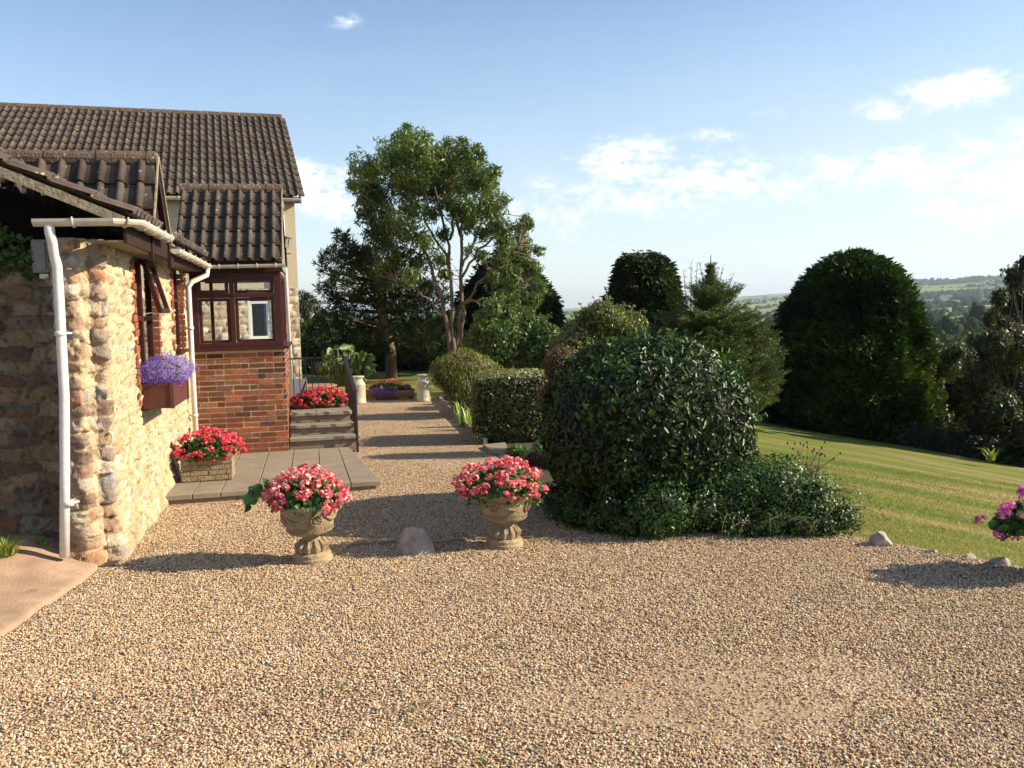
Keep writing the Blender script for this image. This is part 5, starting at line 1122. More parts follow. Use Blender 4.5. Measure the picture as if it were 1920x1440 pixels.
# ============================================================ BUSHES
def bush(name, label, puffs, dens, size, pal, mt=None, asp=.45, cat='bush', shape=4, squash=1., coremul=.78, droop=0., up=None, group=None, cs=3., clump=.5, shell=.25, stemz=True, extra=None, rough=.12):
    c = np.array(puffs[0][:3], float); base = np.array([c[0], c[1], max(0, float(hnear(c[0], c[1])))]); t = thing(name, label, cat, tuple(base), group)
    P, Nn = puffpts(puffs, dens, shell, squash, rough); k = P[:, 2] > hnear(P[:, 0], P[:, 1]) + .0; P, Nn = P[k], Nn[k]; Nr = Nn + RNG.normal(size=P.shape) * .55
    leafobj('foliage', P, Nr, RNG.uniform(.7, 1.2, len(P)) * size, pal, mt or M['leaf'], t, asp, up, droop, shape, clump, cs)
    core('opaque_core', puffs, t, M['core'], coremul, squash)
    if stemz: g = G(); g.tube([base - EZ * .1, c], [.05, .03], 6); g.build('stem', M['bark'], t)
    if extra: extra(t)
    return t
DARKG = [(.010, .026, .006), (.022, .055, .010), (.04, .085, .018), (.065, .12, .028)]
def dome(cx, cy, rx, ry, h, n, jit=.05, zc=.45):
    """surface samples of a clipped rounded bush standing on the ground"""
    d = unit(n); e = 2.6; k = (np.abs(d[:, 0]) ** e + np.abs(d[:, 1]) ** e + np.abs(d[:, 2]) ** e) ** (-1 / e); p = d * k[:, None]
    p = p * (1 + jit * (fbm(d[:, 0] * 3, d[:, 1] * 3, d[:, 2] * 3, 4, 3) - .5) * 2)[:, None]
    z0 = h * zc; zz = np.where(p[:, 2] > 0, z0 + p[:, 2] * (h - z0), z0 + p[:, 2] * z0 * 1.05); tp = np.clip(zz / h, 0, 1); w = 1 - .10 * np.clip(.35 - tp, 0, 1) / .35
    P = np.stack([cx + p[:, 0] * rx * w, cy + p[:, 1] * ry * w, zz], 1); return P, d
def laurel():
    c = at(1213, 900, 8.62); cx, cy = c[0], 8.62; rx, ry, h = .98, .96, 1.655
    t = thing('laurel_bush', 'large clipped dome of glossy dark green laurel beside the right urn', 'bush', (cx, cy, 0))
    n = 19000; P, d = dome(cx, cy, rx, ry, h, n, .11); P -= d * (RNG.random(n) ** 2 * .16)[:, None]; P += d * .02
    Nn = d + RNG.normal(size=d.shape) * .6 + np.array([0, 0, .12]); V, Fc, k = leaves(P, Nn, RNG.uniform(.04, .088, n), .42, up=None, droop=.7, shape=6)
    fobj('foliage', V, Fc, M['gloss'], t, lcols(n, k, [(.006, .014, .003), (.015, .034, .005), (.032, .062, .009), (.072, .108, .017)], P, .45, 4.))
    P, d = dome(cx, cy, rx * .88, ry * .88, h * .93, 10, 0); g = G(); nl, na = 14, 24; vs = []
    for i in range(nl + 1):
        for j in range(na):
            a = math.pi * i / nl; b = 2 * math.pi * j / na; dd = np.array([[math.sin(a) * math.cos(b), math.sin(a) * math.sin(b), math.cos(a)]]); e = 2.6; kk = (np.abs(dd) ** e).sum() ** (-1 / e); p = dd[0] * kk; z0 = .45 * h * .9; vs.append((cx + p[0] * rx * .86, cy + p[1] * ry * .86, (z0 + p[2] * (h * .92 - z0)) if p[2] > 0 else z0 + p[2] * z0))
    g.add(vs, [(i * na + j, i * na + (j + 1) % na, (i + 1) * na + (j + 1) % na, (i + 1) * na + j) for i in range(nl) for j in range(na)]); g.build('opaque_core', M['core'], t)  # opaque dark filler added inside the dome
    # young shoots poking out of the top
    P = []; U = []
    for k in range(150):
        q, dd = dome(cx, cy, rx, ry, h, 1); 
        if dd[0, 2] < .2: continue
        for j in range(5): P.append(q[0] + dd[0] * .03 * j + RNG.normal(size=3) * .012); U.append(dd[0])
    P = np.array(P); U = np.array(U); leafobj('young_shoots', P, U * .3 + RNG.normal(size=P.shape), .07, [(.03, .08, .015), (.07, .15, .03)], M['gloss'], t, asp=.36, up=U, shape=6)
laurel()
def coton():
    pf = []
    for (x, y, z, r) in ((1.95, 7.85, .28, .30), (2.3, 7.78, .34, .33), (2.62, 7.72, .24, .28), (2.1, 8.2, .36, .34), (2.5, 8.2, .28, .30), (1.65, 7.7, .20, .22), (1.75, 7.95, .38, .27), (2.85, 7.6, .12, .18), (1.4, 7.62, .15, .19), (1.9, 7.6, .08, .16), (2.2, 7.55, .08, .16), (2.45, 7.52, .07, .15), (2.05, 7.52, .05, .12), (2.65, 7.5, .06, .14)): pf.append((x, y, z, r))
    def arch(t):
        P = []; g = G()
        for k in range(95):
            a = RNG.uniform(-2.6, .9); c = np.array(pf[RNG.integers(0, len(pf))][:3]); L_ = RNG.uniform(.25, .62); dd = np.array([math.cos(a), math.sin(a) * .6, 0]); pts = [c + dd * L_ * q + EZ * (L_ * (.9 * q - .85 * q * q)) for q in (0, .3, .55, .8, 1)]; pts = [np.array([p[0], p[1], max(p[2], .02)]) for p in pts]; g.tube(pts, [.004, .004, .003, .002, .001], 4)
            for q in range(22): tt = RNG.random() * 4; i = min(int(tt), 3); P.append(pts[i] + (pts[i + 1] - pts[i]) * (tt - i) + RNG.normal(size=3) * .012)
        g.build('arching_twigs', M['twig'], t); P = np.array(P); leafobj('sprays', P, RNG.normal(size=P.shape) + [0, -.2, .6], .022, [(.03, .07, .012), (.07, .13, .025), (.13, .20, .05)], M['gloss'], t, asp=.55)
    bush('cotoneaster_bush', 'low sprawling small leaved bush spreading over the gravel edge at the foot of the laurel', pf, 2600, .030, [(.014, .035, .008), (.03, .075, .014), (.06, .12, .025), (.10, .16, .045)], M['gloss'], asp=.55, coremul=.6, cs=8, extra=arch, shell=.55, rough=.34)
    pf = [(x, y, z, r) for (x, y, z, r) in ((.86, 7.72, .22, .18), (1.1, 7.6, .24, .2), (1.3, 7.56, .30, .22), (.98, 7.56, .12, .14), (1.2, 7.5, .12, .14), (.72, 7.78, .12, .17), (.55, 8.0, .12, .17), (.46, 8.3, .13, .18), (.4, 8.65, .14, .18), (.62, 8.2, .22, .22))]
    bush('privet_shrub', 'low dark shrub growing under the front of the laurel dome', pf, 2600, .038, DARKG, M['gloss'], asp=.4, coremul=.6, cs=8, shell=.6, rough=.42)
coton()
def dry_stems():
    c = at(1520, 930, 8.3); c[2] = .3; t = thing('seed_stems', 'thin dry stems with dark seed heads standing above the low bush', 'plant', tuple(c)); g = G(); s = G()
    for k in range(26):
        a = at(RNG.uniform(1485, 1545), 905, 8.3); e = at(RNG.uniform(1475, 1568), RNG.uniform(828, 862), 8.3 + RNG.uniform(-.15, .2)); e[0] += RNG.normal() * .02; g.tube([a, (a + e) / 2 + RNG.normal(size=3) * .015, e], [.0035, .003, .0015], 4); s.tube([e - EZ * .012, e, e + EZ * .014], [.004, .010, .003], 5)
    g.build('stems', M['twig'], t); s.build('seed_heads', mat('seed_head', (.10, .035, .018), .9), t)
dry_stems()
# box hedge: clipped block of variegated leaves
def hedge():
    c = at(960, 780, 13.6); cx = c[0] + .0; cy = 13.75; rx, ry, h = .60, .62, 1.06
    t = thing('clipped_hedge', 'square clipped hedge of small pale edged leaves left of the laurel dome', 'hedge', (cx, cy, 0)); n = 13000; d = unit(n); e = 7.; k = (np.abs(d) ** e).sum(1) ** (-1 / e); p = d * k[:, None] * (1 + .05 * (fbm(d[:, 0] * 5, d[:, 1] * 5, d[:, 2] * 5, 3, 3) - .5) * 2)[:, None]; p *= (1 - .1 * RNG.random((n, 1)) ** 2)
    P = np.stack([cx + p[:, 0] * rx, cy + p[:, 1] * ry, h * .5 + p[:, 2] * h * .5], 1); topn = (p[:, 2] > .85)
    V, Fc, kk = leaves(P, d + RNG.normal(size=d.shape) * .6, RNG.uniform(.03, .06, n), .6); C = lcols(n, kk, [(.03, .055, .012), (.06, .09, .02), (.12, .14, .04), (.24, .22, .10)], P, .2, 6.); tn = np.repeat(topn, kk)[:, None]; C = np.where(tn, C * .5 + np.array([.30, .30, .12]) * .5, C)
    fobj('foliage', V, Fc, M['gloss'], t, C); g = G(); g.hexa([(cx + a * rx * .86, cy + b * ry * .86, z) for z in (.03, h * .93) for a, b in ((-1, -1), (1, -1), (1, 1), (-1, 1))]); g.build('opaque_core', M['core'], t, bevel=.06)  # dark filler block added to keep the hedge opaque
hedge()
def ball(name, label, u, v, Y, rpx, zmul, pal, size, dens, cat='bush', extra_puffs=(), mt=None, asp=.3, shell=.3, **k):
    c = at(u, v, Y); r = rpx * Y / F; pf = [(c[0], c[1], c[2], r)] + [tuple(at(a, b, Y + dy)) + (rr * Y / F,) for a, b, rr, dy in extra_puffs]
    return bush(name, label, pf, dens, size, pal, mt, asp=asp, cat=cat, shell=shell, squash=zmul, **k)
ball('golden_shrub', 'rounded shrub with golden green tips and reddish flank where the gravel drive ends', 872, 702, 17.0, 56, .9, [(.05, .055, .012), (.11, .12, .02), (.20, .20, .035), (.14, .09, .03)], .075, 1500, extra_puffs=((840, 700, 36, -.2), (905, 705, 40, .2), (870, 730, 40, -.3), (915, 735, 32, 0)), asp=.18, cs=4, up=np.array([0, 0, 1.2]))
ball('rust_shrub', 'small rusty brown shrub between the clipped hedge and the laurel dome', 1055, 690, 12.2, 42, 1.05, [(.05, .03, .012), (.11, .055, .02), (.16, .08, .03), (.07, .06, .02)], .04, 2200, extra_puffs=((1050, 745, 48, 0),), cs=5)
ball('heather_clump', 'low reddish heather behind the pink geraniums of the right urn', 1000, 862, 9.6, 24, .8, [(.10, .05, .02), (.22, .10, .05), (.30, .14, .08), (.10, .11, .03)], .02, 6000, extra_puffs=((1022, 868, 20, 0), (985, 870, 16, .1)), cs=12, cat='plant', stemz=False)
t = thing('iris_clump', 'clump of pale upright iris leaves beside the drive kerb', 'plant', tuple(gp(872, 800)));  blades('blades', gp(866, 800), 26, .50, .3, [(.25, .34, .10), (.34, .42, .16), (.16, .26, .07)], t, .017, .35); blades('blades', gp(884, 806), 22, .42, .3, [(.25, .34, .10), (.34, .42, .16)], t, .016, .35)
ball('silver_plant', 'small silvery leaved plant low at the kerb beside the clipped hedge', 900, 822, 13.2, 12, .9, [(.12, .14, .09), (.30, .32, .24), (.5, .5, .42)], .03, 3500, cs=12, cat='plant', stemz=False, extra_puffs=((893, 808, 10, .2),))
ball('bed_plant', 'low green leafy plant spilling from the bed behind the right urn', 965, 846, 11.2, 16, .9, GLEAF, .05, 2500, cs=8, cat='plant', stemz=False, extra_puffs=((1015, 842, 20, .1), (985, 852, 16, -.1)))
# ============================================================ TREES
def tpuffs(lst, Y, dyr=1.0, kr=1.): return [tuple(at(u, v, Y + RNG.uniform(-dyr, dyr))) + (r * kr * Y / F,) for (u, v, r) in lst]
def gum():
    Y = 26.; L = [(770, 268, 30), (790, 290, 34), (735, 300, 36), (692, 318, 32), (690, 350, 30), (705, 372, 36), (688, 402, 24), (755, 340, 44), (800, 318, 38), (828, 288, 22), (838, 318, 26), (815, 355, 36), (868, 286, 24), (880, 310, 32), (898, 338, 32), (868, 350, 32), (915, 355, 22), (924, 388, 28), (888, 395, 28), (728, 415, 32), (762, 435, 26), (722, 452, 30), (700, 440, 20), (795, 452, 22), (745, 480, 28), (782, 492, 24), (830, 440, 16), (858, 398, 24), (840, 380, 20), (932, 425, 26), (945, 452, 22), (975, 432, 20), (990, 420, 14), (978, 465, 28), (990, 498, 22), (940, 490, 18), (958, 515, 20), (985, 540, 24), (1000, 562, 18), (905, 440, 16), (850, 345, 26), (848, 310, 26), (780, 350, 26), (810, 400, 20), (880, 420, 20), (905, 480, 14), (660, 350, 12), (665, 320, 12), (680, 375, 16), (825, 488, 20), (835, 515, 16), (700, 505, 22), (720, 530, 20), (918, 330, 16), (762, 250, 14), (1002, 505, 18), (1000, 535, 20), (960, 545, 20), (925, 520, 16), (880, 470, 12), (690, 480, 20), (735, 505, 22), (770, 520, 20), (800, 535, 18), (660, 345, 12), (762, 238, 10), (745, 262, 14), (800, 262, 14), (840, 268, 12), (895, 275, 10), (930, 320, 12), (945, 375, 14), (985, 410, 10), (1008, 470, 12), (1015, 540, 12), (865, 265, 12), (900, 290, 12), (935, 560, 18), (770, 395, 30)]
    pf = tpuffs(L, Y, 1.5); base = gp(852, 700); base = np.array([at(852, 700, Y)[0], Y, 0.])
    t = thing('gum_tree', 'tallest tree, airy crown of drooping leaves on several slender pale stems', 'tree', tuple(base))
    P, Nn = puffpts(pf, 370, .9, .95, .55); leafobj('crown', P, Nn + RNG.normal(size=P.shape) * .9, RNG.uniform(.11, .22, len(P)), [(.020, .040, .009), (.05, .085, .016), (.09, .14, .026), (.13, .18, .04), (.11, .10, .04)], M['leaf'], t, asp=.24, droop=.9, clump=.55, cs=1.1)
    g = G(); stems = [[(850, 690), (848, 620), (846, 540), (838, 440), (815, 350)], [(858, 690), (862, 600), (866, 500), (867, 400), (880, 320)], [(846, 690), (838, 600), (815, 520), (790, 450), (745, 400)], [(862, 650), (870, 570), (905, 520), (950, 480), (985, 450)], [(866, 500), (885, 460), (905, 400), (905, 350)], [(846, 540), (835, 480), (800, 420), (770, 350), (765, 290)], [(838, 600), (800, 560), (760, 530), (705, 515)], [(866, 520), (900, 470), (930, 440), (960, 430)], [(843, 450), (852, 390), (840, 330)], [(870, 570), (920, 560), (985, 540)], [(867, 450), (850, 400), (835, 320), (830, 290)], [(790, 450), (740, 445), (705, 430)]]
    nodes = []
    for si, s in enumerate(stems):
        dy = RNG.uniform(-.5, .5); pts = []
        for i, (u, v) in enumerate(s): p = at(u, v, Y + dy * i * .4); pts.append(p)
        sm = []
        for i in range(len(pts) - 1):
            for q in range(4): sm.append(pts[i] + (pts[i + 1] - pts[i]) * q / 4 + (RNG.normal(size=3) * .035 if (i + q) else 0))
        sm.append(pts[-1]); r0 = .06 if si < 3 else .028; n = len(sm); g.tube(sm, [r0 * (1 - i / n) ** .8 + .014 for i in range(n)], 8); nodes += sm[3:]
    g.build('trunk', M['gumbark'], t, smooth=True); g = G(); nd = np.array(nodes)
    for (x, y, z, r) in pf:
        for q in range(5):
            e = np.array([x, y, z]) + unit(1)[0] * r * .75; dd = np.linalg.norm(nd - e, axis=1) + np.maximum(0, nd[:, 2] - e[2]) * 2; k = int(np.argsort(dd)[RNG.integers(0, 4)])
            if dd[k] < 2.6: limb(g, nd[k], e, .014, .004, .12, 4, 5)
    g.build('branches', M['gumbark'], t)
gum()
def conifer_spray(name, label, cat, Y, prof, cx, pal, size, n, trunk, group=None, asp=.3, lump=.16, upv=.5, zmin=None, depthr=None, clump=.6, cs=1.3, lean=0., rag=.12, shape=4, fan=5):
    """dense evergreen: prof = list of (v_px, half width px); crown is a lumpy body of revolution"""
    vv = np.array([p[0] for p in prof], float); hw = np.array([p[1] for p in prof], float)
    zs = np.array([at(cx, v, Y)[2] for v in vv]); rs = hw * Y / F; X0 = at(cx, 600, Y)[0]; t = thing(name, label, cat, (X0, Y, float(hall(X0, Y))), group)
    # sample area weighted
    w = rs + .05; cdf = np.cumsum((w[:-1] + w[1:]) * .5 * np.abs(np.diff(zs)) + 1e-6); cdf /= cdf[-1]; q = RNG.random(n); i = np.searchsorted(cdf, q); i = np.minimum(i, len(zs) - 2); f = RNG.random(n)
    z = zs[i] * (1 - f) + zs[i + 1] * f; r = rs[i] * (1 - f) + rs[i + 1] * f; a = RNG.uniform(0, 6.2832, n)
    lm = fbm(np.cos(a) * 2.2 + 7, np.sin(a) * 2.2, z * 1.1, 5, 3) - .5; lm2 = vnoise(np.cos(a) * 7, np.sin(a) * 7, z * 3.2, 8) - .5
    r = r * (1 + lump * 2 * lm) + .32 * lm2 * min(1, Y / 20) ; r = r * (1 - rag * RNG.random(n) ** 2 * 2) ; xx = at(cx, 600, Y)[0] + lean * (z - zs.min())
    d = np.stack([np.cos(a), np.sin(a), np.zeros(n)], 1); P = np.stack([xx + d[:, 0] * r, Y + d[:, 1] * r, z], 1)
    slope = d * 1. + EZ * .25; k = P[:, 2] > hall(P[:, 0], P[:, 1]) - .05; P, d = P[k], d[k]; n = len(P)
    PP = np.repeat(P, fan, 0); dd = np.repeat(d, fan, 0); N_ = n * fan; dirs = dd * 1. + np.array([0, 0, upv]) + RNG.normal(size=(N_, 3)) * .55; dirs /= np.linalg.norm(dirs, axis=1, keepdims=True); PP = PP + dirs * size * RNG.uniform(.1, .5, (N_, 1)) + RNG.normal(size=(N_, 3)) * size * .25
    nrm = np.cross(dirs, RNG.normal(size=(N_, 3))); V, Fc, kk = leaves(PP, nrm, RNG.uniform(.6, 1.2, N_) * size, asp, up=dirs * 3, shape=shape); fobj('crown', V, Fc, M['needle'], t, lcols(N_, kk, pal, PP, clump, cs))
    g = G(); nl, na = len(zs), 18; vs = []
    for j in range(nl):
        for b in range(na):
            aa = 2 * math.pi * b / na; lmm = float(fbm(np.array([math.cos(aa) * 2.2 + 7]), np.array([math.sin(aa) * 2.2]), np.array([zs[j] * 1.1]), 5, 3)[0]) - .5; rr = max(0, rs[j] * (1 + lump * 2 * lmm) * .86 - .08); vs.append((at(cx, 600, Y)[0] + lean * (zs[j] - zs.min()) + rr * math.cos(aa), Y + rr * math.sin(aa), zs[j] - .1))
    g.add(vs, [(j * na + b, j * na + (b + 1) % na, (j + 1) * na + (b + 1) % na, (j + 1) * na + b) for j in range(nl - 1) for b in range(na)]); g.build('opaque_core', M['core'], t)  # dark filler body added so the crown is not see-through
    g = G(); zb = float(hall(X0, Y)); g.tube([(X0, Y, zb - .1), (X0, Y, (zs.max() + zs.min()) / 2)], [trunk, trunk * .5], 8); g.build('trunk', M['bark'], t); return t
EVG = [(.006, .014, .004), (.014, .030, .007), (.032, .058, .011), (.075, .105, .02)]
EVD = [(.006, .014, .005), (.012, .026, .008), (.022, .042, .012), (.04, .06, .016)]
BRN = [(.008, .018, .006), (.016, .032, .008), (.03, .045, .012), (.06, .045, .02)]
conifer_spray('cypress_tree', 'big broad domed evergreen with bright green tips standing at the edge of the lawn', 'tree', 22.5, [(474, 10), (484, 34), (502, 64), (530, 90), (570, 110), (620, 126), (680, 140), (740, 148), (800, 146), (835, 138)], 1598, [(.005, .012, .003), (.016, .034, .006), (.042, .072, .012), (.13, .165, .027)], .19, 24000, .3, lump=.26, upv=.35, cs=.9, rag=.2)
conifer_spray('cypress_tree', 'dark mounded evergreen with brown patches rising behind the pale bushes at mid distance', 'tree', 30, [(476, 8), (482, 30), (500, 45), (530, 54), (560, 64), (600, 74), (660, 80), (720, 80)], 1208, BRN, .26, 6500, .25, lump=.22, upv=-.3, rag=.1)
conifer_spray('cypress_tree', 'dark evergreen showing between the tall gum tree and the mid green leafy tree', 'tree', 31, [(470, 8), (490, 30), (520, 60), (560, 88), (600, 100), (660, 105), (720, 100)], 952, EVD, .26, 6500, .25, lump=.2, upv=-.3)
def pine(label, Y, lst, pal, trunk_px, size, dens, name='pine_tree', asp=.14, tr=.22, brn=3, up=.4):
    pf = tpuffs(lst, Y, 1.6); (u0, v0), (u1, v1) = trunk_px; b = at(u0, v0, Y); zb = float(hall(b[0], Y)); t = thing(name, label, 'tree', (b[0], Y, zb)); P, Nn = puffpts(pf, dens, .65, .62, .45)
    k = P[:, 2] > hall(P[:, 0], P[:, 1]) + .1; P, Nn = P[k], Nn[k]; fan = 4; PP = np.repeat(P, fan, 0); dirs = np.repeat(Nn, fan, 0) * .7 + np.array([0, 0, up]) + RNG.normal(size=PP.shape) * .7; dirs /= np.linalg.norm(dirs, axis=1, keepdims=True)
    PP = PP + dirs * size * .4; nrm = np.cross(dirs, RNG.normal(size=PP.shape)); V, Fc, kk = leaves(PP, nrm, RNG.uniform(.7, 1.2, len(PP)) * size, asp, up=dirs * 3); fobj('crown', V, Fc, M['needle'], t, lcols(len(PP), kk, pal, PP, .6, .8))
    g = G(); tp = [np.array([b[0], Y, zb - .1])] + [b + (at(u1, v1, Y) - b) * q + RNG.normal(size=3) * .06 for q in (.2, .4, .6, .8, 1)]; g.tube(tp, [tr, tr * .85, tr * .7, tr * .55, tr * .4, tr * .15], 8); g.build('trunk', M['gumbark'], t, smooth=True); g = G()
    for (x, y, z, r) in pf:
        for q in range(brn):
            e = np.array([x, y, z]) + unit(1)[0] * r * .6; s = min(max((z - .8 - b[2]) / (tp[-1][2] - b[2] + 1e-6), .12), .95); p = tp[1] + (tp[-1] - tp[1]) * s; limb(g, p, e, .05, .01, .08, 5, 5)
    g.build('branches', M['bark'], t); return t
pine('spreading dark pine with a reddish trunk left of the gum tree', 27.5, [(640, 442, 14), (650, 460, 22), (622, 480, 20), (662, 490, 34), (606, 500, 14), (640, 525, 34), (690, 500, 36), (610, 545, 18), (650, 565, 36), (700, 548, 40), (745, 520, 34), (735, 565, 42), (625, 600, 34), (675, 610, 42), (720, 620, 42), (770, 590, 44), (810, 560, 36), (785, 625, 42), (825, 615, 36), (640, 640, 30), (690, 650, 34), (760, 655, 30), (815, 655, 36), (700, 470, 20), (780, 545, 30), (845, 600, 26), (600, 625, 20), (862, 640, 26)], EVD, ((733, 700), (700, 470)), .24, 55, tr=.19)
pine('small flat topped dark pine peeping round the corner of the far house', 34, [(566, 556, 12), (578, 562, 12), (592, 572, 12), (575, 580, 14), (600, 585, 10), (560, 572, 12)], EVD, ((580, 700), (575, 560)), .2, 90, tr=.12)
def decid(label, Y, lst, pal, size, dens, name='broadleaf_tree', asp=.45, base=None, upshoots=0, cs=1.5, clump=.5, shell=.5, tr=.09, corek=.6, cat='tree', mt=None):
    pf = tpuffs(lst, Y, 1.0); u0, v0 = base or (lst[0][0], 700); bx = at(u0, v0, Y)[0]; zb = float(hall(bx, Y)); t = thing(name, label, cat, (bx, Y, zb)); P, Nn = puffpts(pf, dens, shell, 1., .25); k = P[:, 2] > hall(P[:, 0], P[:, 1]) - .02; P, Nn = P[k], Nn[k]
    leafobj('crown', P, Nn + RNG.normal(size=P.shape) * .7, RNG.uniform(.7, 1.25, len(P)) * size, pal, mt or M['leaf'], t, asp=asp, clump=clump, cs=cs); core('opaque_core', pf, t, M['core'], corek)
    g = G(); c = np.mean([p[:3] for p in pf], 0); g.tube([(bx, Y, zb - .1), (bx, Y, (zb + c[2]) / 2), c], [tr, tr * .7, tr * .4], 7); g.build('trunk', M['bark'], t)
    g = G(); SP = []
    for (x, y, z, r) in pf:
        for q in range(3): limb(g, c * .6 + np.array([bx, Y, zb]) * .4, np.array([x, y, z]) + unit(1)[0] * r * .5, .014, .004, .1, 4, 5)
    for q in range(upshoots):
        x, y, z, r = pf[RNG.integers(len(pf))]; d = unit(1)[0]; d[2] = abs(d[2]) + .6; d /= np.linalg.norm(d); p = np.array([x, y, z]) + d * r * .8; e = p + d * r * RNG.uniform(.4, .8); g.tube([p, e], [.006, .002], 4)
        for k in range(14): SP.append(p + (e - p) * RNG.random() + RNG.normal(size=3) * .03)
    g.build('branches', M['bark'], t)
    if SP: SP = np.array(SP); leafobj('shoots', SP, RNG.normal(size=SP.shape), size * .9, pal[1:], M['leaf'], t, asp=asp)
    return t
OLV = [(.03, .055, .014), (.06, .10, .022), (.10, .15, .035), (.15, .19, .055)]
LGT = [(.06, .075, .022), (.11, .135, .035), (.17, .19, .06), (.22, .19, .08)]
decid('broad mid green leafy tree right behind the clipped hedge', 21.0, [(915, 598, 26), (950, 600, 30), (985, 612, 32), (905, 630, 32), (940, 640, 36), (985, 650, 36), (1020, 630, 30), (1010, 665, 34), (890, 660, 26), (930, 672, 34), (970, 680, 34), (1030, 680, 26), (960, 572, 18), (925, 580, 16)], OLV, .10, 800, upshoots=60, base=(960, 740), asp=.4)
decid('pale olive bushy tree with thin top shoots behind the laurel dome', 19.0, [(1100, 600, 26), (1130, 590, 26), (1150, 612, 32), (1115, 630, 34), (1160, 645, 34), (1185, 610, 26), (1075, 640, 30), (1060, 665, 26), (1110, 675, 34), (1195, 640, 26), (1080, 612, 16)], LGT, .085, 900, upshoots=90, base=(1130, 760), asp=.4)
decid('dark green undergrowth tree behind the corner of the far house', 30, [(590, 620, 26), (575, 650, 28), (605, 660, 26), (580, 690, 26), (625, 685, 24), (560, 610, 16), (600, 600, 14)], OLV[:3], .12, 300, base=(590, 720), corek=.7)
decid('dense shadowy evergreen thicket filling the space under the pine', 31, [(640, 670, 40), (690, 660, 44), (750, 665, 42), (800, 670, 42), (850, 670, 40), (720, 690, 34), (780, 695, 30), (830, 695, 30), (660, 700, 26), (890, 690, 36), (600, 690, 26)], EVG, .14, 220, base=(750, 720), corek=.8, name='thicket', cat='thicket')
def gunnera():
    c = at(650, 690, 25); t = thing('giant_leaf_plant', 'plant with huge pale green leaves under the pine at the end of the lawn', 'plant', (c[0], 25, 0)); P = []; g = G()
    for k in range(75): u, v = RNG.uniform(600, 700), RNG.uniform(645, 697); v = max(v, 645 + abs(u - 645) * .5); p = at(u, v, 25 + RNG.uniform(-.5, .5)); P.append(p); g.tube([(c[0] + (p[0] - c[0]) * .6, 25, 0), p], [.02, .01], 4)
    P = np.array(P); leafobj('leaves', P, np.array([.6, -.5, .6]) + RNG.normal(size=P.shape) * .5, RNG.uniform(.14, .30, len(P)), [(.025, .06, .016), (.055, .11, .03), (.10, .16, .055)], M['leaf'], t, asp=.7, shape=6, clump=0); g.build('stalks', M['stem'], t)
    P, Nn = puffpts([tuple(at(u, 690, 25.2)) + (.22,) for u in range(605, 700, 12)], 900); leafobj('foliage', P, Nn, .10, OLV, M['leaf'], t)
gunnera()
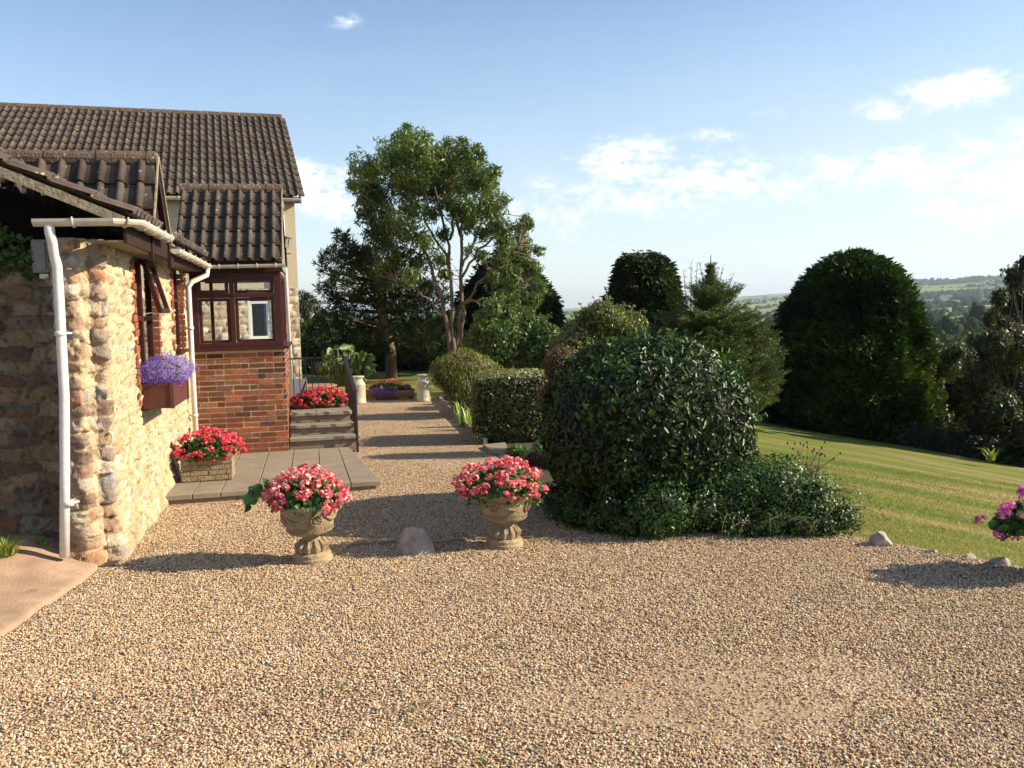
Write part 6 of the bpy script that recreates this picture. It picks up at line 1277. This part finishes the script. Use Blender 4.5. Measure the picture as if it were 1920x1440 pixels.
def spruce():
    Y = 17.5; cx = 1330; prof = [(500, 2), (530, 14), (555, 38), (585, 72), (620, 105), (660, 122), (700, 138), (740, 148), (775, 130), (800, 105)]
    vv = np.array([p[0] for p in prof], float); zs = np.array([at(cx, v, Y)[2] for v in vv]); rs = np.array([p[1] for p in prof]) * Y / F; X0 = at(cx, 700, Y)[0]; zb = float(hall(X0, Y)); t = thing('spruce_tree', 'yellow green spruce with a spiky leader and sweeping side branches behind the laurel dome', 'tree', (X0, Y, zb))
    g = G(); top = at(1333, 478, Y); g.tube([(X0, Y, zb - .1), (X0 + .05, Y, 1.0), at(1330, 540, Y), top], [.14, .10, .03, .006], 8); g.build('trunk', M['bark'], t); g = G(); PT = []; DR = []
    def branch(p, d, L_, sub=True):
        k = max(3, int(L_ / .09)); pts = []; 
        for i in range(k + 1): q = i / k; pts.append(p + d * L_ * q + EZ * L_ * (.14 * q * q - .06 * q))
        g.tube(pts, [.010 * (1 - i / k) + .003 for i in range(k + 1)], 4)
        side = np.cross(d, EZ); side /= np.linalg.norm(side) + 1e-9
        for i in range(k):
            PT.append(pts[i + 1]); DR.append(d)
            if sub:
                for s in (-1, 1):
                    tl = (1 - i / k) * L_ * .35 + .05; dd = d * .75 + side * s * .8 + EZ * RNG.uniform(-.1, .25); dd /= np.linalg.norm(dd); m = max(1, int(tl / .07))
                    for j in range(m + 1): PT.append(pts[i] + dd * tl * (j + .5) / (m + 1)); DR.append(dd)
    z = zs.min() + .05
    while z < zs.max():
        r = float(np.interp(z, zs[::-1], rs[::-1])); cxz = X0 + (at(1333, 478, Y)[0] - X0) * (z - zb) / (top[2] - zb); nb = int(6 + r * 22)
        for k in range(nb):
            a = RNG.uniform(0, 6.28); L_ = max(.10, r * RNG.uniform(.72, 1.08)); d = np.array([math.cos(a), math.sin(a), .15 + .5 * (z > 1.8) + RNG.uniform(-.1, .15)]); d /= np.linalg.norm(d); branch(np.array([cxz, Y, z]), d, L_)
        z += .11
    for (u0, v0, u1, v1) in ((1295, 600, 1296, 500), (1300, 610, 1307, 506), (1290, 610, 1282, 515), (1330, 580, 1347, 508), (1345, 600, 1368, 530), (1325, 560, 1318, 515), (1310, 560, 1312, 530), (1340, 560, 1356, 505), (1350, 570, 1375, 520), (1360, 590, 1392, 540), (1285, 600, 1270, 530), (1335, 530, 1340, 495), (1322, 540, 1312, 498), (1275, 620, 1252, 560)): p0, p1 = at(u0, v0, Y), at(u1, v1, Y); branch(p0, (p1 - p0) / np.linalg.norm(p1 - p0), np.linalg.norm(p1 - p0), False)
    g.build('branches', M['bark'], t); PT = np.array(PT); DR = np.array(DR); f = 5; PP = np.repeat(PT, f, 0) + RNG.normal(size=(len(PT) * f, 3)) * .022; D = np.repeat(DR, f, 0) + RNG.normal(size=PP.shape) * .6; nrm = np.cross(D, RNG.normal(size=PP.shape)); V, Fc, kk = leaves(PP, nrm, RNG.uniform(.05, .095, len(PP)), .16, up=D * 3); fobj('needles', V, Fc, M['needle'], t, lcols(len(PP), kk, [(.03, .05, .012), (.055, .085, .018), (.09, .125, .028), (.13, .16, .045)], PP, .5, 1.5))
spruce()
# darker trees closing the right side of the lawn
decid('tall dark tree with autumn tinted leaves reaching in at the right edge of the photo', 19.5, [(1905, 520, 22), (1915, 560, 30), (1895, 600, 34), (1900, 650, 44), (1870, 640, 26), (1860, 690, 36), (1905, 710, 50), (1850, 740, 40), (1900, 780, 50), (1845, 790, 40), (1935, 600, 40), (1945, 680, 50), (1940, 760, 50), (1930, 820, 40), (1870, 820, 40), (1925, 495, 16), (1960, 840, 50), (1875, 560, 16), (1860, 600, 18), (1850, 650, 26), (1880, 620, 26), (1840, 710, 30), (1885, 740, 44), (1870, 770, 44), (1830, 830, 34)], [(.010, .015, .005), (.02, .03, .008), (.04, .048, .013), (.085, .075, .026)], .10, 560, base=(1905, 860), upshoots=60, shell=.55, corek=.78)
decid('mid height leafy tree between the domed evergreen and the tree at the right edge', 23.5, [(1725, 690, 24), (1745, 660, 16), (1760, 700, 30), (1790, 690, 22), (1730, 730, 36), (1775, 740, 38), (1810, 720, 26), (1830, 760, 30), (1750, 780, 38), (1790, 790, 38), (1825, 810, 34), (1800, 660, 14), (1845, 670, 26), (1755, 820, 34), (1735, 665, 22), (1775, 680, 30), (1815, 680, 32), (1760, 655, 14), (1830, 640, 18), (1850, 720, 36), (1700, 700, 26), (1820, 745, 40), (1850, 790, 40)], [(.015, .03, .007), (.035, .06, .012), (.075, .10, .025), (.11, .115, .035)], .11, 360, base=(1780, 850), upshoots=70, shell=.55)
conifer_spray('conifer_shrub', 'narrow bright green conifer leaning on the right flank of the domed evergreen', 'tree', 23.5, [(660, 6), (675, 18), (700, 28), (740, 36), (790, 40), (840, 36)], 1735, EVG, .2, 2600, .1, upv=.9)
decid('dark shrub in the shade left of the domed evergreen', 24, [(1480, 570, 14), (1478, 600, 20), (1465, 640, 22), (1475, 690, 26), (1480, 740, 26), (1485, 780, 24), (1455, 610, 14), (1440, 640, 22), (1445, 690, 28), (1450, 740, 30), (1455, 775, 28), (1495, 560, 14), (1500, 620, 22)], EVG, .11, 360, base=(1478, 800), shell=.5)
# shaded underplanting along the far edge of the lawn
def under():
    L = [(u, v, 30) for u, v in ((1460, 790), (1500, 795), (1540, 800), (1580, 805), (1620, 812), (1660, 820), (1700, 828), (1740, 835), (1780, 842), (1820, 850), (1860, 856), (1900, 862), (1940, 870))]
    pf = []
    for i, (u, v, r) in enumerate(L): Y = 22.6 - (u - 1460) / 480 * 4.0; pf.append(tuple(at(u, v, Y)) + (r * Y / F * 1.35,))
    c = pf[6]; t = thing('boundary_hedge', 'low shaded hedge running along the far edge of the sloping lawn', 'hedge', (c[0], c[1], float(hall(c[0], c[1])))); P, Nn = puffpts(pf, 420, .4); leafobj('foliage', P, Nn + RNG.normal(size=P.shape) * .6, .10, EVD, M['leaf'], t); core('opaque_core', pf, t, M['core'], .8)
    t2 = thing('fern', 'small sunlit fern at the edge of the far shade on the lawn', 'fern', tuple(at(1858, 862, 17.3))); blades('fronds', at(1858, 864, 17.0) * 1., 24, .28, .2, [(.16, .2, .05), (.25, .27, .08)], t2, .02, .9)
under()
# ============================================================ FAR COUNTRY: trees, farms
def far_things():
    iv, if_ = ico(2); rg = np.random.default_rng(5)
    def tree_mesh(seed):
        r2 = np.random.default_rng(seed); V = []; Fc = []; n = 0; C = []
        for k in range(22):
            c = r2.normal(size=3) * [.30, .30, .20] + [0, 0, .52]; s = r2.uniform(.14, .27); W_ = iv * s * (1 + .34 * r2.normal(size=(len(iv), 1))) + c; V.append(W_); Fc.append(if_ + n); n += len(iv); C.append(np.repeat(r2.uniform(.75, 1.25) * np.array([[.026, .042, .016]]), len(iv), 0))
        me = fmesh('distant_tree', np.concatenate(V), np.concatenate(Fc), np.concatenate(C), smooth=False); me.materials.append(M['fartree']); return me
    ms = [tree_mesh(i) for i in range(4)]
    spots = [(1722, 570, 900, 16), (1760, 567, 1000, 14), (1798, 563, 1100, 12), (1815, 560, 1100, 10), (1740, 572, 900, 9), (1868, 568, 900, 16), (1760, 598, 560, 13), (1735, 596, 560, 12), (1745, 603, 520, 10), (1792, 598, 540, 15), (1815, 600, 560, 12), (1830, 592, 620, 10), (1772, 606, 480, 12), (1770, 618, 430, 10), (1808, 622, 400, 15), (1825, 628, 380, 13), (1795, 632, 360, 11), (1712, 606, 520, 8), (1775, 645, 300, 10), (1385, 572, 1500, 12), (1402, 570, 1500, 9), (1425, 572, 1400, 13), (1452, 571, 1400, 11), (1440, 585, 900, 11), (1420, 592, 700, 13), (1395, 590, 800, 10), (1470, 590, 800, 12), (1065, 590, 900, 10), (1050, 596, 700, 9), (1460, 600, 600, 10), (1850, 600, 560, 9), (1690, 585, 800, 8)]
    for i, (u, v, Y, h) in enumerate(spots):
        p = at(u, v, Y); z = float(hall(p[0], p[1])); o = bpy.data.objects.new('distant_tree', ms[i % 4]); COL.objects.link(o); o.location = (p[0], p[1], z - h * .12); o.scale = (h * .75, h * .75, h); o.rotation_euler = (0, 0, rg.uniform(0, 6.28)); tag(o, 'round dark hedgerow tree standing in the far fields beyond the garden', 'tree', 'round trees in the far fields')
    wm = mat('white_render', (.75, .73, .68), .8); rm = mat('slate_roof', (.10, .085, .08), .8); wd = mat('far_window', (.03, .03, .04), .3)
    for (u, v, Y, w, dp, h, lb) in ((1774, 549, 1900, 26, 10, 6, 'tiny bright white farmhouse high on the far hillside'), (1764, 550, 1850, 16, 9, 5, 'tiny white barn just left of the white hillside farmhouse'), (1738, 617, 430, 13, 7, 4.5, 'small red roofed cottage with two white chimneys among the valley trees'), (1746, 619, 420, 7, 5, 3.5, 'small cream outbuilding beside the valley cottage'), (1741, 552, 1700, 20, 8, 4, 'long low pale farm shed below the far hillside woods')):
        p = at(u, v, Y); z = float(hall(p[0], p[1])); p = np.array([p[0], p[1], z]); t = thing('farmhouse', lb, 'house', tuple(p))
        fr = lambda a, b, zz: p + np.array([a, b, zz]); g = G(); g.fb(fr, -w / 2, w / 2, -dp / 2, dp / 2, -1, h); g.build('wall', wm, t)
        g = G(); P = [fr(-w / 2 - .4, -dp / 2 - .4, h), fr(w / 2 + .4, -dp / 2 - .4, h), fr(w / 2 + .4, dp / 2 + .4, h), fr(-w / 2 - .4, dp / 2 + .4, h), fr(-w / 2, 0, h + dp * .4), fr(w / 2, 0, h + dp * .4)]; g.add(P, [(0, 1, 5, 4), (2, 3, 4, 5), (1, 2, 5), (3, 0, 4), (0, 3, 2, 1)]); rf = g.build('roof', rm, t)
        if 'chimneys' in lb:
            for s in (-.4, .1): g = G(); g.fb(fr, w * s - .45, w * s + .45, -.4, .4, h + 1, h + dp * .4 + 2.0); g.build('chimney', wm, rf)
        for s in (-.3, 0, .3): g = G(); g.fb(fr, w * s - .5, w * s + .5, -dp / 2 - .06, -dp / 2 - .01, h * .35, h * .75); g.build('window', wd, t)
    # pylon
    p = at(1840, 545, 1500); z = float(hall(p[0], p[1])); p = np.array([p[0], p[1], z]); t = thing('pylon', 'faint grey electricity pylon standing on the far hillside', 'pylon', tuple(p)); g = G(); pm = mat('galvanised_steel', (.3, .31, .33), .5)
    for sx in (-1, 1):
        for sy in (-1, 1): g.tube([p + [sx * 4, sy * 4, 0], p + [sx * 1, sy * 1, 30], p + [0, 0, 42]], [.3, .25, .15], 4)
    for k in range(8):
        zz = k * 5; w = 4 - k * .42
        for (a, b) in (((-1, -1), (1, 1)), ((1, -1), (-1, 1))): g.tube([p + [a[0] * w, a[1] * w, zz], p + [b[0] * (w - .4), a[1] * (w - .4), zz + 5]], .15, 4)
    g.build('lattice', pm, t)
    for zz, w in ((26, 8), (32, 6.5), (37, 5)): g = G(); g.tube([p + [-w, 0, zz], p + [0, 0, zz + 1.2], p + [w, 0, zz]], .22, 4); g.build('cross_arm', pm, t)
far_things()
# ============================================================ HAZE
def haze():
    m = bpy.data.materials.new('haze'); m.use_nodes = True; t = m.node_tree; t.nodes.clear(); v = t.nodes.new('ShaderNodeVolumePrincipled'); v.inputs['Color'].default_value = (.72, .82, .97, 1); v.inputs['Density'].default_value = 8.5e-5; v.inputs['Anisotropy'].default_value = .3
    o = t.nodes.new('ShaderNodeOutputMaterial'); t.links.new(v.outputs[0], o.inputs['Volume']); g = G(); lo, hi = -95., 190.
    g.hexa([(-12500, -12500, lo), (12500, -12500, lo), (12500, 12500, lo), (-12500, 12500, lo), (-12500, -12500, hi), (12500, -12500, hi), (12500, 12500, hi), (-12500, 12500, hi)]); tag(g.build('haze', m), kind='stuff')
haze()
